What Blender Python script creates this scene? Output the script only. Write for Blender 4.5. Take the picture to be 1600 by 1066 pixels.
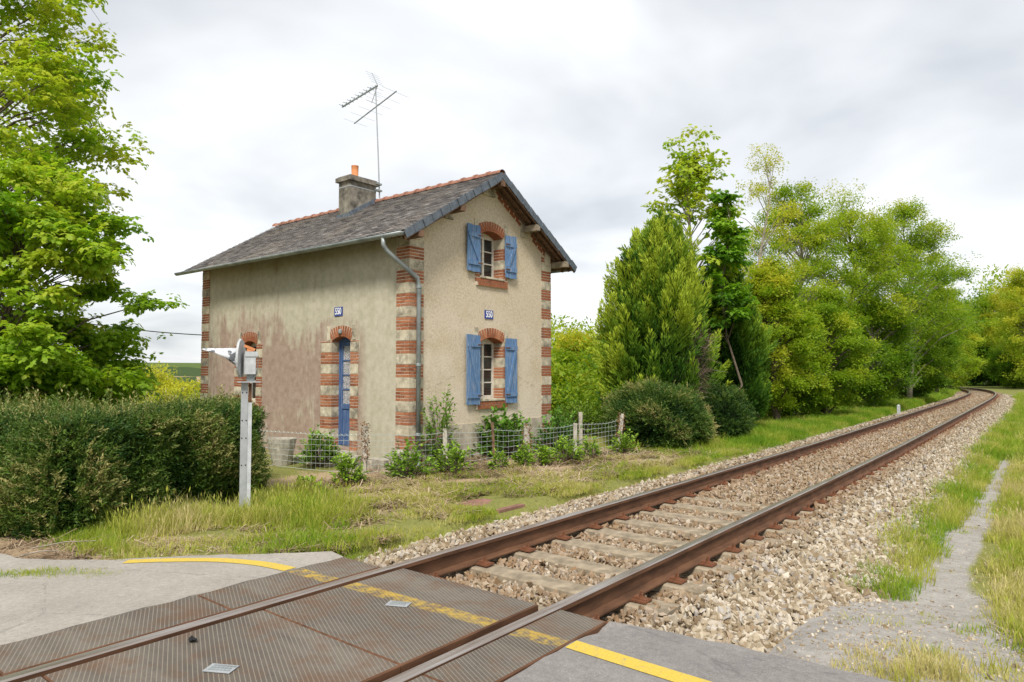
import bpy, bmesh, math, random
import numpy as np
from mathutils import Vector, Matrix, Euler
R = math.radians
rng = np.random.default_rng(7)
random.seed(7)
sc = bpy.context.scene
for o in list(bpy.data.objects):
    bpy.data.objects.remove(o)
COL = sc.collection

# ------------------------------------------------------------------ camera
CAMH = 1.507                       # above the rail heads; +Y runs along the track, house on -X
YAW, TILT = R(39.0), R(2.52)
cd = bpy.data.cameras.new('camera'); cam = bpy.data.objects.new('camera', cd); COL.objects.link(cam)
cd.lens = 24.0; cd.sensor_width = 36.0; cd.clip_start = 0.05; cd.clip_end = 4000
cam.location = (0, 0, CAMH)
cam.rotation_euler = (R(90) + TILT, 0, YAW)
sc.camera = cam

# ------------------------------------------------------------------ world: overcast sky, broken grey-white clouds
SUN_AZ, SUN_EL = R(148), R(50)      # compass style, clockwise from +Y
w = bpy.data.worlds.new('World'); sc.world = w; w.use_nodes = True
nt = w.node_tree; nt.nodes.clear()
def wn(t, **k):
    n = nt.nodes.new(t)
    for a, b in k.items(): setattr(n, a, b)
    return n
out = wn('ShaderNodeOutputWorld')
sky = wn('ShaderNodeTexSky', sky_type='NISHITA', sun_disc=False)
sky.sun_elevation = SUN_EL; sky.sun_rotation = SUN_AZ
bg1 = wn('ShaderNodeBackground'); bg1.inputs['Strength'].default_value = 0.1
nt.links.new(sky.outputs[0], bg1.inputs['Color'])
tc = wn('ShaderNodeTexCoord'); sep = wn('ShaderNodeSeparateXYZ')
nt.links.new(tc.outputs['Generated'], sep.inputs[0])
den = wn('ShaderNodeMath', operation='ADD'); den.inputs[1].default_value = 0.22
mx = wn('ShaderNodeMath', operation='MAXIMUM'); mx.inputs[1].default_value = 0.0
nt.links.new(sep.outputs[2], mx.inputs[0]); nt.links.new(mx.outputs[0], den.inputs[0])
dx = wn('ShaderNodeMath', operation='DIVIDE'); dy = wn('ShaderNodeMath', operation='DIVIDE')
for s, d in ((0, dx), (1, dy)):
    nt.links.new(sep.outputs[s], d.inputs[0]); nt.links.new(den.outputs[0], d.inputs[1])
cmb = wn('ShaderNodeCombineXYZ'); nt.links.new(dx.outputs[0], cmb.inputs[0]); nt.links.new(dy.outputs[0], cmb.inputs[1])
mp = wn('ShaderNodeMapping'); mp.inputs['Location'].default_value = (3.7, 1.9, 0.4)
nt.links.new(cmb.outputs[0], mp.inputs[0])
nz = wn('ShaderNodeTexNoise'); nz.inputs['Scale'].default_value = 1.15; nz.inputs['Detail'].default_value = 4.5
nz.inputs['Roughness'].default_value = 0.5; nz.inputs['Distortion'].default_value = 0.3
nt.links.new(mp.outputs[0], nz.inputs['Vector'])
cr = wn('ShaderNodeValToRGB')
cr.color_ramp.elements[0].position = 0.32; cr.color_ramp.elements[0].color = (0.215, 0.226, 0.240, 1)
cr.color_ramp.elements[1].position = 0.60; cr.color_ramp.elements[1].color = (0.365, 0.368, 0.372, 1)
nt.links.new(nz.outputs[0], cr.inputs[0])
bg2 = wn('ShaderNodeBackground'); bg2.inputs['Strength'].default_value = 1.0
nt.links.new(cr.outputs[0], bg2.inputs['Color'])
ms = wn('ShaderNodeMixShader'); ms.inputs[0].default_value = 0.94
nt.links.new(bg1.outputs[0], ms.inputs[1]); nt.links.new(bg2.outputs[0], ms.inputs[2])
nt.links.new(ms.outputs[0], out.inputs[0])

sd = bpy.data.lights.new('sun', 'SUN'); sd.energy = 1.5; sd.angle = R(14); sd.color = (1.0, 0.95, 0.87)
sun = bpy.data.objects.new('sun', sd); COL.objects.link(sun)
sun.rotation_euler = Vector((-math.sin(SUN_AZ) * math.cos(SUN_EL), -math.cos(SUN_AZ) * math.cos(SUN_EL), -math.sin(SUN_EL))).to_track_quat('-Z', 'Y').to_euler()

sc.view_settings.view_transform = 'Standard'; sc.view_settings.look = 'None'
sc.view_settings.exposure = 1.55; sc.view_settings.gamma = 1.0
sc.view_settings.use_curve_mapping = False
sc.render.engine = 'CYCLES'
sc.cycles.max_bounces = 6; sc.cycles.diffuse_bounces = 3; sc.cycles.transmission_bounces = 3; sc.cycles.transparent_max_bounces = 8
sc.cycles.use_denoising = True

# layout helper: a spot on the ground by bearing (as a picture column of a 1600 px wide view) and distance along the view
CA, SA = math.cos(YAW), math.sin(YAW)
def spot(px, d):
    l = (px - 800) / 1067.0 * d
    return (-SA * d + CA * l, CA * d + SA * l)
def zat(py, d):
    return CAMH - (py - 580) / 1067.0 * d

# ------------------------------------------------------------------ helpers
def sstep(a, b, x):
    t = np.clip((x - a) / (b - a), 0, 1); return t * t * (3 - 2 * t)

class MB:
    """collects faces; build() links them as one mesh object"""
    def __init__(s): s.v = []; s.f = []; s.m = []
    def add(s, vs, fs, mi=0):
        b = len(s.v); s.v += [tuple(map(float, p)) for p in vs]
        for f in fs: s.f.append(tuple(b + i for i in f)); s.m.append(mi)
    def box(s, a, b, mi=0):
        x0, y0, z0 = a; x1, y1, z1 = b
        s.add([(x0,y0,z0),(x1,y0,z0),(x1,y1,z0),(x0,y1,z0),(x0,y0,z1),(x1,y0,z1),(x1,y1,z1),(x0,y1,z1)],
              [(0,3,2,1),(4,5,6,7),(0,1,5,4),(1,2,6,5),(2,3,7,6),(3,0,4,7)], mi)
    def obox(s, M, sx, sy, sz, mi=0):
        pts = [M @ Vector((x*sx/2, y*sy/2, z*sz/2)) for z in (-1,1) for x, y in ((-1,-1),(1,-1),(1,1),(-1,1))]
        s.add(pts, [(0,3,2,1),(4,5,6,7),(0,1,5,4),(1,2,6,5),(2,3,7,6),(3,0,4,7)], mi)
    def beam(s, a, b, wd, ht, mi=0, roll=0):
        a, b = Vector(a), Vector(b); q = (b - a).to_track_quat('X', 'Z').to_matrix().to_4x4()
        M = Matrix.Translation((a + b) / 2) @ q @ Matrix.Rotation(roll, 4, 'X')
        s.obox(M, (b - a).length, wd, ht, mi)
    def tube(s, pts, rad, n=8, mi=0, cap=True):
        pts = [Vector(p) for p in pts]
        if not hasattr(rad, '__len__'): rad = [rad] * len(pts)
        rings = []; ref = None
        for i, p in enumerate(pts):
            t = (pts[min(i+1, len(pts)-1)] - pts[max(i-1, 0)]).normalized()
            if ref is None: ref = Vector((0,0,1)) if abs(t.z) < .9 else Vector((1,0,0))
            u = t.cross(ref)
            if u.length < 1e-4: u = t.cross(Vector((0,1,0)))
            u.normalize(); vv = t.cross(u).normalized(); ref = u.cross(t) if False else ref
            rings.append([p + (u*math.cos(2*math.pi*k/n) + vv*math.sin(2*math.pi*k/n)) * rad[i] for k in range(n)])
        vs = [q for r in rings for q in r]; fs = []
        for i in range(len(pts)-1):
            for k in range(n):
                fs.append((i*n+k, i*n+(k+1)%n, (i+1)*n+(k+1)%n, (i+1)*n+k))
        if cap: fs.append(tuple(range(n))[::-1]); fs.append(tuple((len(pts)-1)*n+k for k in range(n)))
        s.add(vs, fs, mi)
    def lathe(s, c, prof, n=16, mi=0, axis='Z'):
        vs = []; fs = []
        for r, z in prof:
            for k in range(n):
                a = 2*math.pi*k/n; p = (r*math.cos(a), r*math.sin(a), z)
                if axis == 'X': p = (z, r*math.cos(a), r*math.sin(a))
                if axis == 'Y': p = (r*math.sin(a), z, r*math.cos(a))
                vs.append((c[0]+p[0], c[1]+p[1], c[2]+p[2]))
        for i in range(len(prof)-1):
            for k in range(n): fs.append((i*n+k, i*n+(k+1)%n, (i+1)*n+(k+1)%n, (i+1)*n+k))
        fs.append(tuple(range(n))[::-1]); fs.append(tuple((len(prof)-1)*n+k for k in range(n)))
        s.add(vs, fs, mi)
    def mesh(s, name, mats, smooth=False):
        me = bpy.data.meshes.new(name); me.from_pydata(s.v, [], s.f)
        for m in (mats if isinstance(mats, (list, tuple)) else [mats]): me.materials.append(m)
        me.polygons.foreach_set('material_index', s.m)
        if smooth: me.polygons.foreach_set('use_smooth', [True]*len(s.f))
        bm = bmesh.new(); bm.from_mesh(me); bmesh.ops.recalc_face_normals(bm, faces=bm.faces); bm.to_mesh(me); bm.free()
        me.update(); return me
    def build(s, name, mats, parent=None, smooth=False, loc=None):
        return link(name, s.mesh(name, mats, smooth), parent, loc)

def link(name, data, parent=None, loc=None):
    o = bpy.data.objects.new(name, data); COL.objects.link(o)
    if parent: o.parent = parent
    if loc: o.location = loc
    return o
def tag(o, label=None, cat=None, group=None, kind=None):
    if label: o['label'] = label
    if cat: o['category'] = cat
    if group: o['group'] = group
    if kind: o['kind'] = kind
    return o
def thing(name, label, cat, loc=(0,0,0), group=None, rz=0):
    o = link(name, None, None, loc); o.rotation_euler.z = rz; o.empty_display_size = .1
    return tag(o, label, cat, group)

# ------------------------------------------------------------------ materials
class NT:
    def __init__(s, name):
        s.mat = bpy.data.materials.new(name); s.mat.use_nodes = True; s.t = s.mat.node_tree
        s.b = s.t.nodes['Principled BSDF']; s.o = s.t.nodes['Material Output']
    def n(s, t, ins=None, **k):
        q = s.t.nodes.new(t)
        for a, b in k.items(): setattr(q, a, b)
        for a, b in (ins or {}).items(): s.set(q.inputs[a], b)
        return q
    def set(s, sock, v):
        if hasattr(v, 'is_output'): s.t.links.new(v, sock)
        else: sock.default_value = v
    def pos(s): return s.n('ShaderNodeNewGeometry').outputs['Position']
    def obj(s): return s.n('ShaderNodeTexCoord').outputs['Object']
    def map(s, v, scale=(1,1,1), rot=(0,0,0), loc=(0,0,0)):
        return s.n('ShaderNodeMapping', {'Vector': v, 'Scale': scale, 'Rotation': rot, 'Location': loc}).outputs[0]
    def noise(s, v, scale=5, detail=4, rough=.55, dist=0):
        return s.n('ShaderNodeTexNoise', {'Vector': v, 'Scale': scale, 'Detail': detail, 'Roughness': rough, 'Distortion': dist}).outputs[0]
    def vor(s, v, scale=5, out=0, **k):
        return s.n('ShaderNodeTexVoronoi', {'Vector': v, 'Scale': scale}, **k).outputs[out]
    def ramp(s, f, stops):
        q = s.n('ShaderNodeValToRGB', {0: f}); e = q.color_ramp.elements
        while len(e) < len(stops): e.new(.5)
        for i, (p, c) in enumerate(stops):
            e[i].position = p; e[i].color = tuple(c) + (1,) if hasattr(c, '__len__') else (c, c, c, 1)
        return q.outputs[0]
    def mix(s, f, a, b, mode='MIX'):
        q = s.n('ShaderNodeMix', data_type='RGBA', blend_type=mode)
        s.set(q.inputs[0], f)
        for i, v in ((6, a), (7, b)):
            s.set(q.inputs[i], v if hasattr(v, 'is_output') else tuple(v) + (1,))
        return q.outputs[2]
    def math(s, op, a, b=0.0, clamp=False):
        q = s.n('ShaderNodeMath', {0: a, 1: b}, operation=op, use_clamp=clamp); return q.outputs[0]
    def sep(s, v): return s.n('ShaderNodeSeparateXYZ', {0: v}).outputs
    def rnd(s): return s.n('ShaderNodeObjectInfo').outputs['Random']
    def maprange(s, v, a, b, c=0., d=1.):
        return s.n('ShaderNodeMapRange', {0: v, 1: a, 2: b, 3: c, 4: d}).outputs[0]
    def bump(s, h, st=.3, d=.01):
        s.set(s.b.inputs['Normal'], s.n('ShaderNodeBump', {'Height': h, 'Strength': st, 'Distance': d}).outputs[0])
    def fin(s, col=None, rough=.8, metal=0, spec=None):
        if col is not None: s.set(s.b.inputs['Base Color'], col if hasattr(col, 'is_output') else tuple(col) + (1,))
        s.set(s.b.inputs['Roughness'], rough); s.b.inputs['Metallic'].default_value = metal
        if spec is not None: s.b.inputs['Specular IOR Level'].default_value = spec
        return s.mat

def simple(name, c, rough=.7, var=.25, scale=8, metal=0, bump=0, bscale=60, spec=.3):
    m = NT(name); p = m.obj(); a = m.noise(p, scale, 5)
    lo = tuple(x*(1-var) for x in c); hi = tuple(min(1, x*(1+var)) for x in c)
    col = m.ramp(a, [(.3, lo), (.7, hi)])
    if bump: m.bump(m.noise(p, bscale, 3), bump, .004)
    return m.fin(col, rough, metal, spec)

def leaf_mat(name, stops, trans=.4, rough=.5, spec=.25, tip=0.):
    """stops: colour ramp over the per-instance tint (0..1)"""
    m = NT(name)
    ti = m.n('ShaderNodeAttribute', attribute_name='tint', attribute_type='INSTANCER').outputs['Fac']
    f = m.math('ADD', ti, m.math('MULTIPLY', m.math('SUBTRACT', m.rnd(), .5), .22))
    if tip: f = m.math('ADD', f, m.math('MULTIPLY', m.math('SUBTRACT', m.n('ShaderNodeAttribute', attribute_name='tip').outputs['Fac'], .45), tip))
    col = m.ramp(f, stops)
    m.fin(col, rough, 0, spec)
    tr = m.n('ShaderNodeBsdfTranslucent', {'Color': m.mix(.5, col, (.55, .60, .05), 'SOFT_LIGHT')})
    mixs = m.n('ShaderNodeMixShader', {0: trans, 1: m.b.outputs[0], 2: tr.outputs[0]})
    m.t.links.new(mixs.outputs[0], m.o.inputs[0]); return m.mat

def stain_plaster():
    m = NT('side_plaster'); p = m.pos(); x, y, z = m.sep(p)[0:3]
    st = m.map(p, (4.2, 4.2, .75)); n1 = m.noise(st, 1.3, 7, .68); n2 = m.noise(p, .9, 5, .6); n3 = m.noise(p, 9, 5, .6)
    base = m.ramp(n3, [(.3, (.42, .385, .29)), (.7, (.54, .50, .40))])
    base = m.mix(m.math('MULTIPLY', m.ramp(m.noise(m.map(p, (4, 4, .3)), 1.2, 5), [(.45, 0.), (.75, 1.)]), .25), base, (.27, .25, .14))
    # reddish weathering over the lower two thirds, streaked, absent in the repaired patch by the corner
    hgt = m.maprange(z, 3.1, 1.6)
    f = m.math('ADD', hgt, m.math('MULTIPLY', m.math('SUBTRACT', n1, .5), 2.4))
    f = m.math('ADD', f, m.math('MULTIPLY', m.math('SUBTRACT', n2, .5), 2.6))
    patch = m.maprange(x, -10.75, -10.45, 1., 0.); far = m.maprange(x, -16.9, -16.2, 1.2, 1.)
    f = m.math('MULTIPLY', m.math('MULTIPLY', m.ramp(f, [(.3, 0.), (.85, 1.)]), patch), .82)
    red = m.ramp(n3, [(.3, (.26, .165, .13)), (.72, (.39, .28, .23))])
    c = m.mix(f, base, red)
    pale = m.math('MULTIPLY', m.ramp(m.noise(m.map(p, (3, 3, 1.1)), 2.2, 6, .7), [(.56, 0.), (.68, 1.)]), m.maprange(z, 2.2, .2))
    c = m.mix(m.math('MULTIPLY', pale, .55), c, (.50, .455, .36))
    spk = m.ramp(m.noise(p, 38, 3), [(.69, 0.), (.74, 1.)])
    c = m.mix(m.math('MULTIPLY', spk, .5), c, (.56, .52, .44))
    green = m.math('MULTIPLY', m.maprange(z, 3.55, 4.0), m.ramp(n2, [(.3, .3), (.7, 1.)]))
    c = m.mix(m.math('MULTIPLY', green, .55), c, (.20, .18, .07))
    m.bump(m.noise(p, 55, 4), .35, .01)
    return m.fin(c, .9, 0, .15)

def roughcast():
    m = NT('gable_roughcast'); p = m.pos(); z = m.sep(p)[2]
    n3 = m.noise(p, 24, 6, .72); n2 = m.noise(p, 1.1, 5, .6)
    c = m.ramp(n3, [(.28, (.40, .325, .225)), (.5, (.57, .485, .36)), (.75, (.68, .60, .48))])
    pale = m.math('MULTIPLY', m.ramp(n2, [(.42, 0.), (.62, 1.)]), m.maprange(z, 3.4, 1.8))
    c = m.mix(m.math('MULTIPLY', pale, .6), c, (.70, .62, .50))
    tan = m.math('MULTIPLY', m.ramp(m.noise(p, 1.7, 4), [(.5, 0.), (.7, 1.)]), .3)
    c = m.mix(tan, c, (.46, .35, .20))
    pit = m.ramp(m.vor(p, 42), [(.0, 0.), (.16, 1.)])
    c = m.mix(m.math('MULTIPLY', m.math('SUBTRACT', 1., pit), .45), c, (.25, .19, .11))
    cw = m.n('ShaderNodeTexVoronoi', {'Vector': m.map(p, (.55, .55, 1.0)), 'Scale': 1.1}, feature='DISTANCE_TO_EDGE').outputs[0]
    cw = m.math('ADD', cw, m.math('MULTIPLY', m.math('SUBTRACT', m.noise(p, 6, 4), .5), .10))
    crack = m.math('MULTIPLY', m.ramp(m.math('ABSOLUTE', cw), [(.0, 1.), (.008, 0.)]), m.maprange(z, 2.6, 1.8))
    c = m.mix(m.math('MULTIPLY', crack, .5), c, (.20, .15, .09))
    m.bump(m.math('ADD', n3, m.math('MULTIPLY', pit, .6)), .55, .02)
    return m.fin(c, .95, 0, .1)

def brick_mat():
    m = NT('brick'); p = m.pos(); r = m.rnd()
    c = m.ramp(r, [(0., (.22, .075, .038)), (.35, (.335, .12, .058)), (.7, (.42, .175, .09)), (1., (.30, .145, .095))])
    c = m.mix(m.ramp(m.noise(p, 30, 4), [(.5, 0.), (.8, .5)]), c, (.58, .34, .20))
    soot = m.ramp(m.noise(p, 2.3, 5, .65), [(.56, 0.), (.70, .65)])
    c = m.mix(soot, c, (.07, .055, .045))
    m.bump(m.noise(p, 70, 3), .4, .006); return m.fin(c, .9, 0, .15)
def stone_mat():
    m = NT('pale_stone'); p = m.pos()
    c = m.ramp(m.noise(p, 7, 6, .65), [(.3, (.40, .345, .245)), (.6, (.60, .54, .41)), (.8, (.70, .65, .54))])
    soot = m.ramp(m.noise(p, 2.1, 6, .75), [(.47, 0.), (.62, .75)])
    c = m.mix(soot, c, (.085, .08, .07)); m.bump(m.noise(p, 40, 4), .3, .008); return m.fin(c, .9, 0, .15)
def slate_mat():
    m = NT('slate'); p = m.pos()
    a = m.n('ShaderNodeAttribute', attribute_name='tone').outputs['Fac']
    c = m.ramp(a, [(0., (.10, .090, .088)), (.45, (.205, .185, .175)), (.8, (.29, .265, .25)), (1., (.40, .37, .345))])
    lich = m.ramp(m.noise(m.map(p, (1, .4, .4)), 1.6, 6, .65), [(.52, 0.), (.72, .55)])
    c = m.mix(lich, c, (.36, .31, .24)); m.bump(m.noise(p, 40, 3), .2, .004); return m.fin(c, .65, 0, .35)
def wood_paint(name, c, wear=.35):
    m = NT(name); p = m.pos(); s = m.map(p, (30, 30, 2.2)); n = m.noise(s, 1.4, 5, .6)
    col = m.ramp(n, [(.3, tuple(x*.68 for x in c)), (.65, c)])
    wr = m.ramp(m.noise(m.map(p, (26, 26, 3)), 1.3, 6, .75), [(.50, 0.), (.66, wear)])
    col = m.mix(wr, col, (.40, .42, .46)); m.bump(n, .25, .004); return m.fin(col, .7, 0, .2)
def asphalt(name, lo, hi, bs=180):
    m = NT(name); p = m.pos()
    c = m.ramp(m.noise(p, 130, 3, .7), [(.32, lo), (.7, hi)])
    c = m.mix(m.math('MULTIPLY', m.ramp(m.noise(p, 1.3, 5), [(.35, 0.), (.7, 1.)]), .4), c, tuple(x*1.35+.03 for x in hi))
    c = m.mix(m.math('MULTIPLY', m.ramp(m.noise(p, 26, 6, .8), [(.35, 0.), (.65, 1.)]), .45), c, tuple(x*.62 for x in lo))
    c = m.mix(m.math('MULTIPLY', m.ramp(m.vor(p, 46), [(.0, 1.), (.25, 0.)]), .35), c, (.46, .44, .41))
    gr = m.ramp(m.vor(p, 150), [(.0, 1.), (.22, 0.)])
    c = m.mix(m.math('MULTIPLY', gr, .5), c, (.45, .43, .40))
    c = m.mix(m.math('MULTIPLY', m.ramp(m.noise(p, .7, 4), [(.55, 0.), (.75, 1.)]), .35), c, tuple(x*.6 for x in lo))
    ck = m.n('ShaderNodeTexVoronoi', {'Vector': m.map(p, (.8, 1.3, 1)), 'Scale': .8}, feature='DISTANCE_TO_EDGE').outputs[0]
    ck = m.math('ADD', ck, m.math('MULTIPLY', m.math('SUBTRACT', m.noise(p, 7, 4), .5), .08))
    c = m.mix(m.math('MULTIPLY', m.ramp(m.math('ABSOLUTE', ck), [(0., 1.), (.006, 0.)]), .3), c, (.04, .04, .04))
    m.bump(m.math('ADD', m.noise(p, bs, 2), m.math('MULTIPLY', gr, .5)), .5, .006); return m.fin(c, .9, 0, .2)
def tread_mat():
    """crossing deck: steel-shod rubber with a diagonal raised tread"""
    m = NT('deck_tread'); p = m.pos()
    v = m.map(p, (1, 1, 1), (0, 0, R(25)))
    bt = m.n('ShaderNodeTexBrick', {'Vector': v, 'Color1': (0, 0, 0, 1), 'Color2': (.25, .25, .25, 1), 'Mortar': (1, 1, 1, 1), 'Scale': 1., 'Mortar Size': .0022, 'Mortar Smooth': .3, 'Brick Width': .011, 'Row Height': .023}, offset=.5)
    rows = m.math('ABSOLUTE', m.math('SUBTRACT', m.math('FRACT', m.math('DIVIDE', m.sep(v)[1], .023)), .5))
    rib = m.ramp(rows, [(.36, 0.), (.46, 1.)])
    cell = bt.outputs['Fac']
    big = m.noise(p, 1.5, 5, .6)
    base = m.ramp(big, [(.3, (.085, .072, .06)), (.7, (.16, .135, .108))])
    pol = m.ramp(m.noise(m.map(p, (.35, 2.2, 1)), 1.1, 5, .6), [(.42, 0.), (.66, .7)])
    base = m.mix(pol, base, (.22, .19, .155)); base = m.mix(m.ramp(m.noise(p, 14, 6, .75), [(.55, 0.), (.75, .7)]), base, (.06, .052, .045))
    rust = m.ramp(m.noise(p, 3.1, 6, .68), [(.48, 0.), (.68, .8)])
    base = m.mix(rust, base, (.15, .075, .038))
    c = m.mix(m.math('MULTIPLY', cell, .65), base, (.05, .045, .04))
    c = m.mix(m.math('MULTIPLY', rib, .5), c, m.mix(rust, (.40, .345, .27), (.30, .185, .11)))
    # worn yellow paint left in the line's path across the deck
    yy = m.sep(p)[1]; band = m.ramp(m.math('ABSOLUTE', m.math('SUBTRACT', yy, m.math('ADD', 3.115, m.math('MULTIPLY', m.math('ADD', m.sep(p)[0], 3.3), .05)))), [(.055, 1.), (.07, 0.)])
    wear = m.ramp(m.noise(p, 11, 7, .8), [(.43, .03), (.60, .9)])
    c = m.mix(m.math('MULTIPLY', m.math('MULTIPLY', band, wear), .9), c, (.50, .33, .04))
    h = m.math('ADD', rib, m.math('MULTIPLY', m.math('SUBTRACT', 1., cell), .7))
    m.bump(h, .4, .003); return m.fin(c, .75, 0, .25)
def rail_mat():
    m = NT('rail_rust'); p = m.pos()
    c = m.ramp(m.noise(m.map(p, (14, 3, 14)), 1.2, 5), [(.3, (.070, .034, .018)), (.7, (.165, .080, .042))]); return m.fin(c, .75, .1, .3)
def railhead_mat():
    m = NT('rail_head'); p = m.pos()
    n = m.noise(m.map(p, (30, 1.2, 30)), 1.5, 4)
    c = m.ramp(n, [(.3, (.30, .235, .19)), (.7, (.52, .48, .45))]); return m.fin(c, .33, .75, .5)
def stone_ballast():
    m = NT('ballast_stone'); p = m.pos(); r = m.rnd(); x = m.sep(p)[0]
    c = m.ramp(r, [(0., (.20, .145, .085)), (.3, (.33, .265, .18)), (.6, (.45, .385, .285)), (.85, (.55, .495, .41)), (1., (.28, .27, .26))])
    ti = m.n('ShaderNodeAttribute', attribute_name='tint', attribute_type='INSTANCER').outputs['Fac']
    c = m.mix(m.math('MULTIPLY', ti, .85), c, (.245, .145, .075))
    c = m.mix(m.ramp(m.noise(p, 35, 4), [(.45, 0.), (.75, .45)]), c, (.22, .16, .10))
    return m.fin(c, .9, 0, .2)
def ground_mat():
    m = NT('ground'); p = m.pos()
    g = m.n('ShaderNodeAttribute', attribute_name='zone').outputs['Color']; z = m.sep(g)
    n1 = m.noise(p, 2.2, 6, .65); n2 = m.noise(p, 28, 5, .7)
    grass = m.ramp(n2, [(.3, (.13, .145, .035)), (.7, (.27, .26, .085))])
    straw = m.ramp(n2, [(.28, (.22, .15, .085)), (.5, (.38, .28, .175)), (.75, (.55, .45, .31))])
    c = m.mix(m.ramp(m.math('ADD', z[0], m.math('MULTIPLY', m.math('SUBTRACT', n1, .5), .8)), [(.35, 0.), (.65, 1.)]), grass, straw)
    grav = m.mix(.5, m.ramp(m.noise(p, 75, 4, .75), [(.3, (.22, .20, .18)), (.6, (.37, .35, .325)), (.8, (.50, .475, .445))]), m.ramp(m.noise(p, 9, 6, .75), [(.35, (.20, .18, .155)), (.65, (.45, .425, .395))]))
    c = m.mix(m.ramp(m.math('ADD', z[1], m.math('MULTIPLY', m.math('SUBTRACT', n1, .5), .5)), [(.4, 0.), (.6, 1.)]), c, grav)
    patch = m.vor(m.map(p, (1, 1, 0)), .011, 1)
    far = m.ramp(m.sep(patch)[0], [(0., (.045, .075, .02)), (.4, (.09, .13, .03)), (.55, (.22, .24, .07)), (.8, (.34, .25, .14)), (1., (.16, .19, .05))])
    far.node.color_ramp.interpolation = 'CONSTANT'
    c = m.mix(z[2], c, far)
    m.bump(m.noise(p, 60, 4), .6, .02); return m.fin(c, .95, 0, .1)

M = {}
M['side'] = stain_plaster(); M['gable'] = roughcast(); M['brick'] = brick_mat(); M['stone'] = stone_mat(); M['slate'] = slate_mat()
M['mortar'] = simple('mortar', (.60, .52, .41), .95, .2, 20)
M['blue'] = wood_paint('blue_shutter', (.115, .22, .40), .6); M['bluedoor'] = wood_paint('blue_door', (.075, .14, .30), .3)
M['white'] = simple('white_frame', (.62, .58, .50), .7, .2, 20); M['dark'] = simple('dark_room', (.012, .012, .012), .9)
M['verge'] = simple('verge_slate', (.105, .125, .15), .55, .3, 12); M['zinc'] = simple('zinc', (.27, .30, .30), .5, .3, 5, .35)
M['terra'] = simple('terracotta', (.30, .145, .10), .85, .35, 9); M['pot'] = simple('clay_pot', (.60, .24, .10), .8, .15)
M['oldwood'] = simple('old_wood', (.16, .095, .06), .9, .45, 14, bump=.3); M['concrete'] = simple('concrete', (.42, .385, .32), .9, .3, 14, bump=.35)
M['purlin'] = simple('grey_beam', (.26, .215, .155), .95, .35, 9); M['plinth'] = simple('plinth_render', (.44, .385, .30), .95, .3, 5, bump=.4); M['sleeper'] = simple('sleeper_concrete', (.27, .22, .155), .9, .45, 7, bump=.4, bscale=90)
M['asph_l'] = asphalt('asphalt_pale', (.25, .228, .20), (.42, .385, .335)); M['asph_r'] = asphalt('asphalt_grey', (.155, .145, .138), (.30, .28, .265))
M['tread'] = tread_mat(); M['rail'] = rail_mat(); M['head'] = railhead_mat(); M['ballast'] = stone_ballast(); M['ground'] = ground_mat()
M['bolt'] = simple('rusty_clip', (.155, .062, .03), .8, .35, 40)
M['galv'] = simple('galvanised', (.36, .375, .385), .5, .12, 10, .2); M['wire'] = simple('fence_wire', (.50, .55, .52), .5, .1, 5, .3)
M['signwhite'] = simple('signal_white', (.45, .465, .48), .6, .2, 9); M['plum'] = simple('blue_enamel', (.03, .06, .28), .35); M['enamel'] = simple('white_enamel', (.8, .82, .86), .4)
M['bark'] = simple('bark', (.135, .105, .075), .95, .4, 12, bump=.5, bscale=30); M['barkpale'] = simple('bark_pale', (.27, .235, .19), .95, .35, 10, bump=.4, bscale=30)
M['rustplate'] = simple('rust_plate', (.25, .135, .10), .8, .3, 6); M['soot'] = simple('chimney_render', (.185, .168, .138), .95, .7, 5, bump=.4)
M['black'] = simple('black_rubber', (.012, .012, .013), .6); M['paint'] = None
def flaky_mat():
    m = NT('flaking_white'); p = m.obj()
    c = m.mix(m.ramp(m.noise(p, 9, 5, .6), [(.52, 0.), (.55, 1.)]), (.60, .62, .65), (.11, .12, .13)); return m.fin(c, .6, 0, .3)
M['flaky'] = flaky_mat()
def yellow_mat():
    m = NT('yellow_paint'); p = m.pos()
    c = m.ramp(m.noise(p, 120, 3), [(.3, (.50, .355, .05)), (.7, (.64, .47, .09))])
    c = m.mix(m.ramp(m.noise(p, 22, 7, .85), [(.53, 0.), (.66, .75)]), c, (.26, .24, .2)); m.bump(m.noise(p, 180, 2), .5, .005); return m.fin(c, .8, 0, .2)
M['yellow'] = yellow_mat()
def glass_mat():
    m = NT('window_glass'); return m.fin((.02, .022, .022), .06, 0, .6)
M['glass'] = glass_mat()
def lace_mat():
    m = NT('lace_behind_glass'); p = m.pos()
    v = m.n('ShaderNodeTexVoronoi', {'Vector': m.map(p, (1, 1, 1)), 'Scale': 34.}, feature='DISTANCE_TO_EDGE').outputs[0]
    c = m.mix(m.ramp(v, [(.1, 1.), (.25, 0.)]), (.06, .065, .075), (.46, .46, .47)); return m.fin(c, .25, 0, .5)
M['lace'] = lace_mat()
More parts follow.
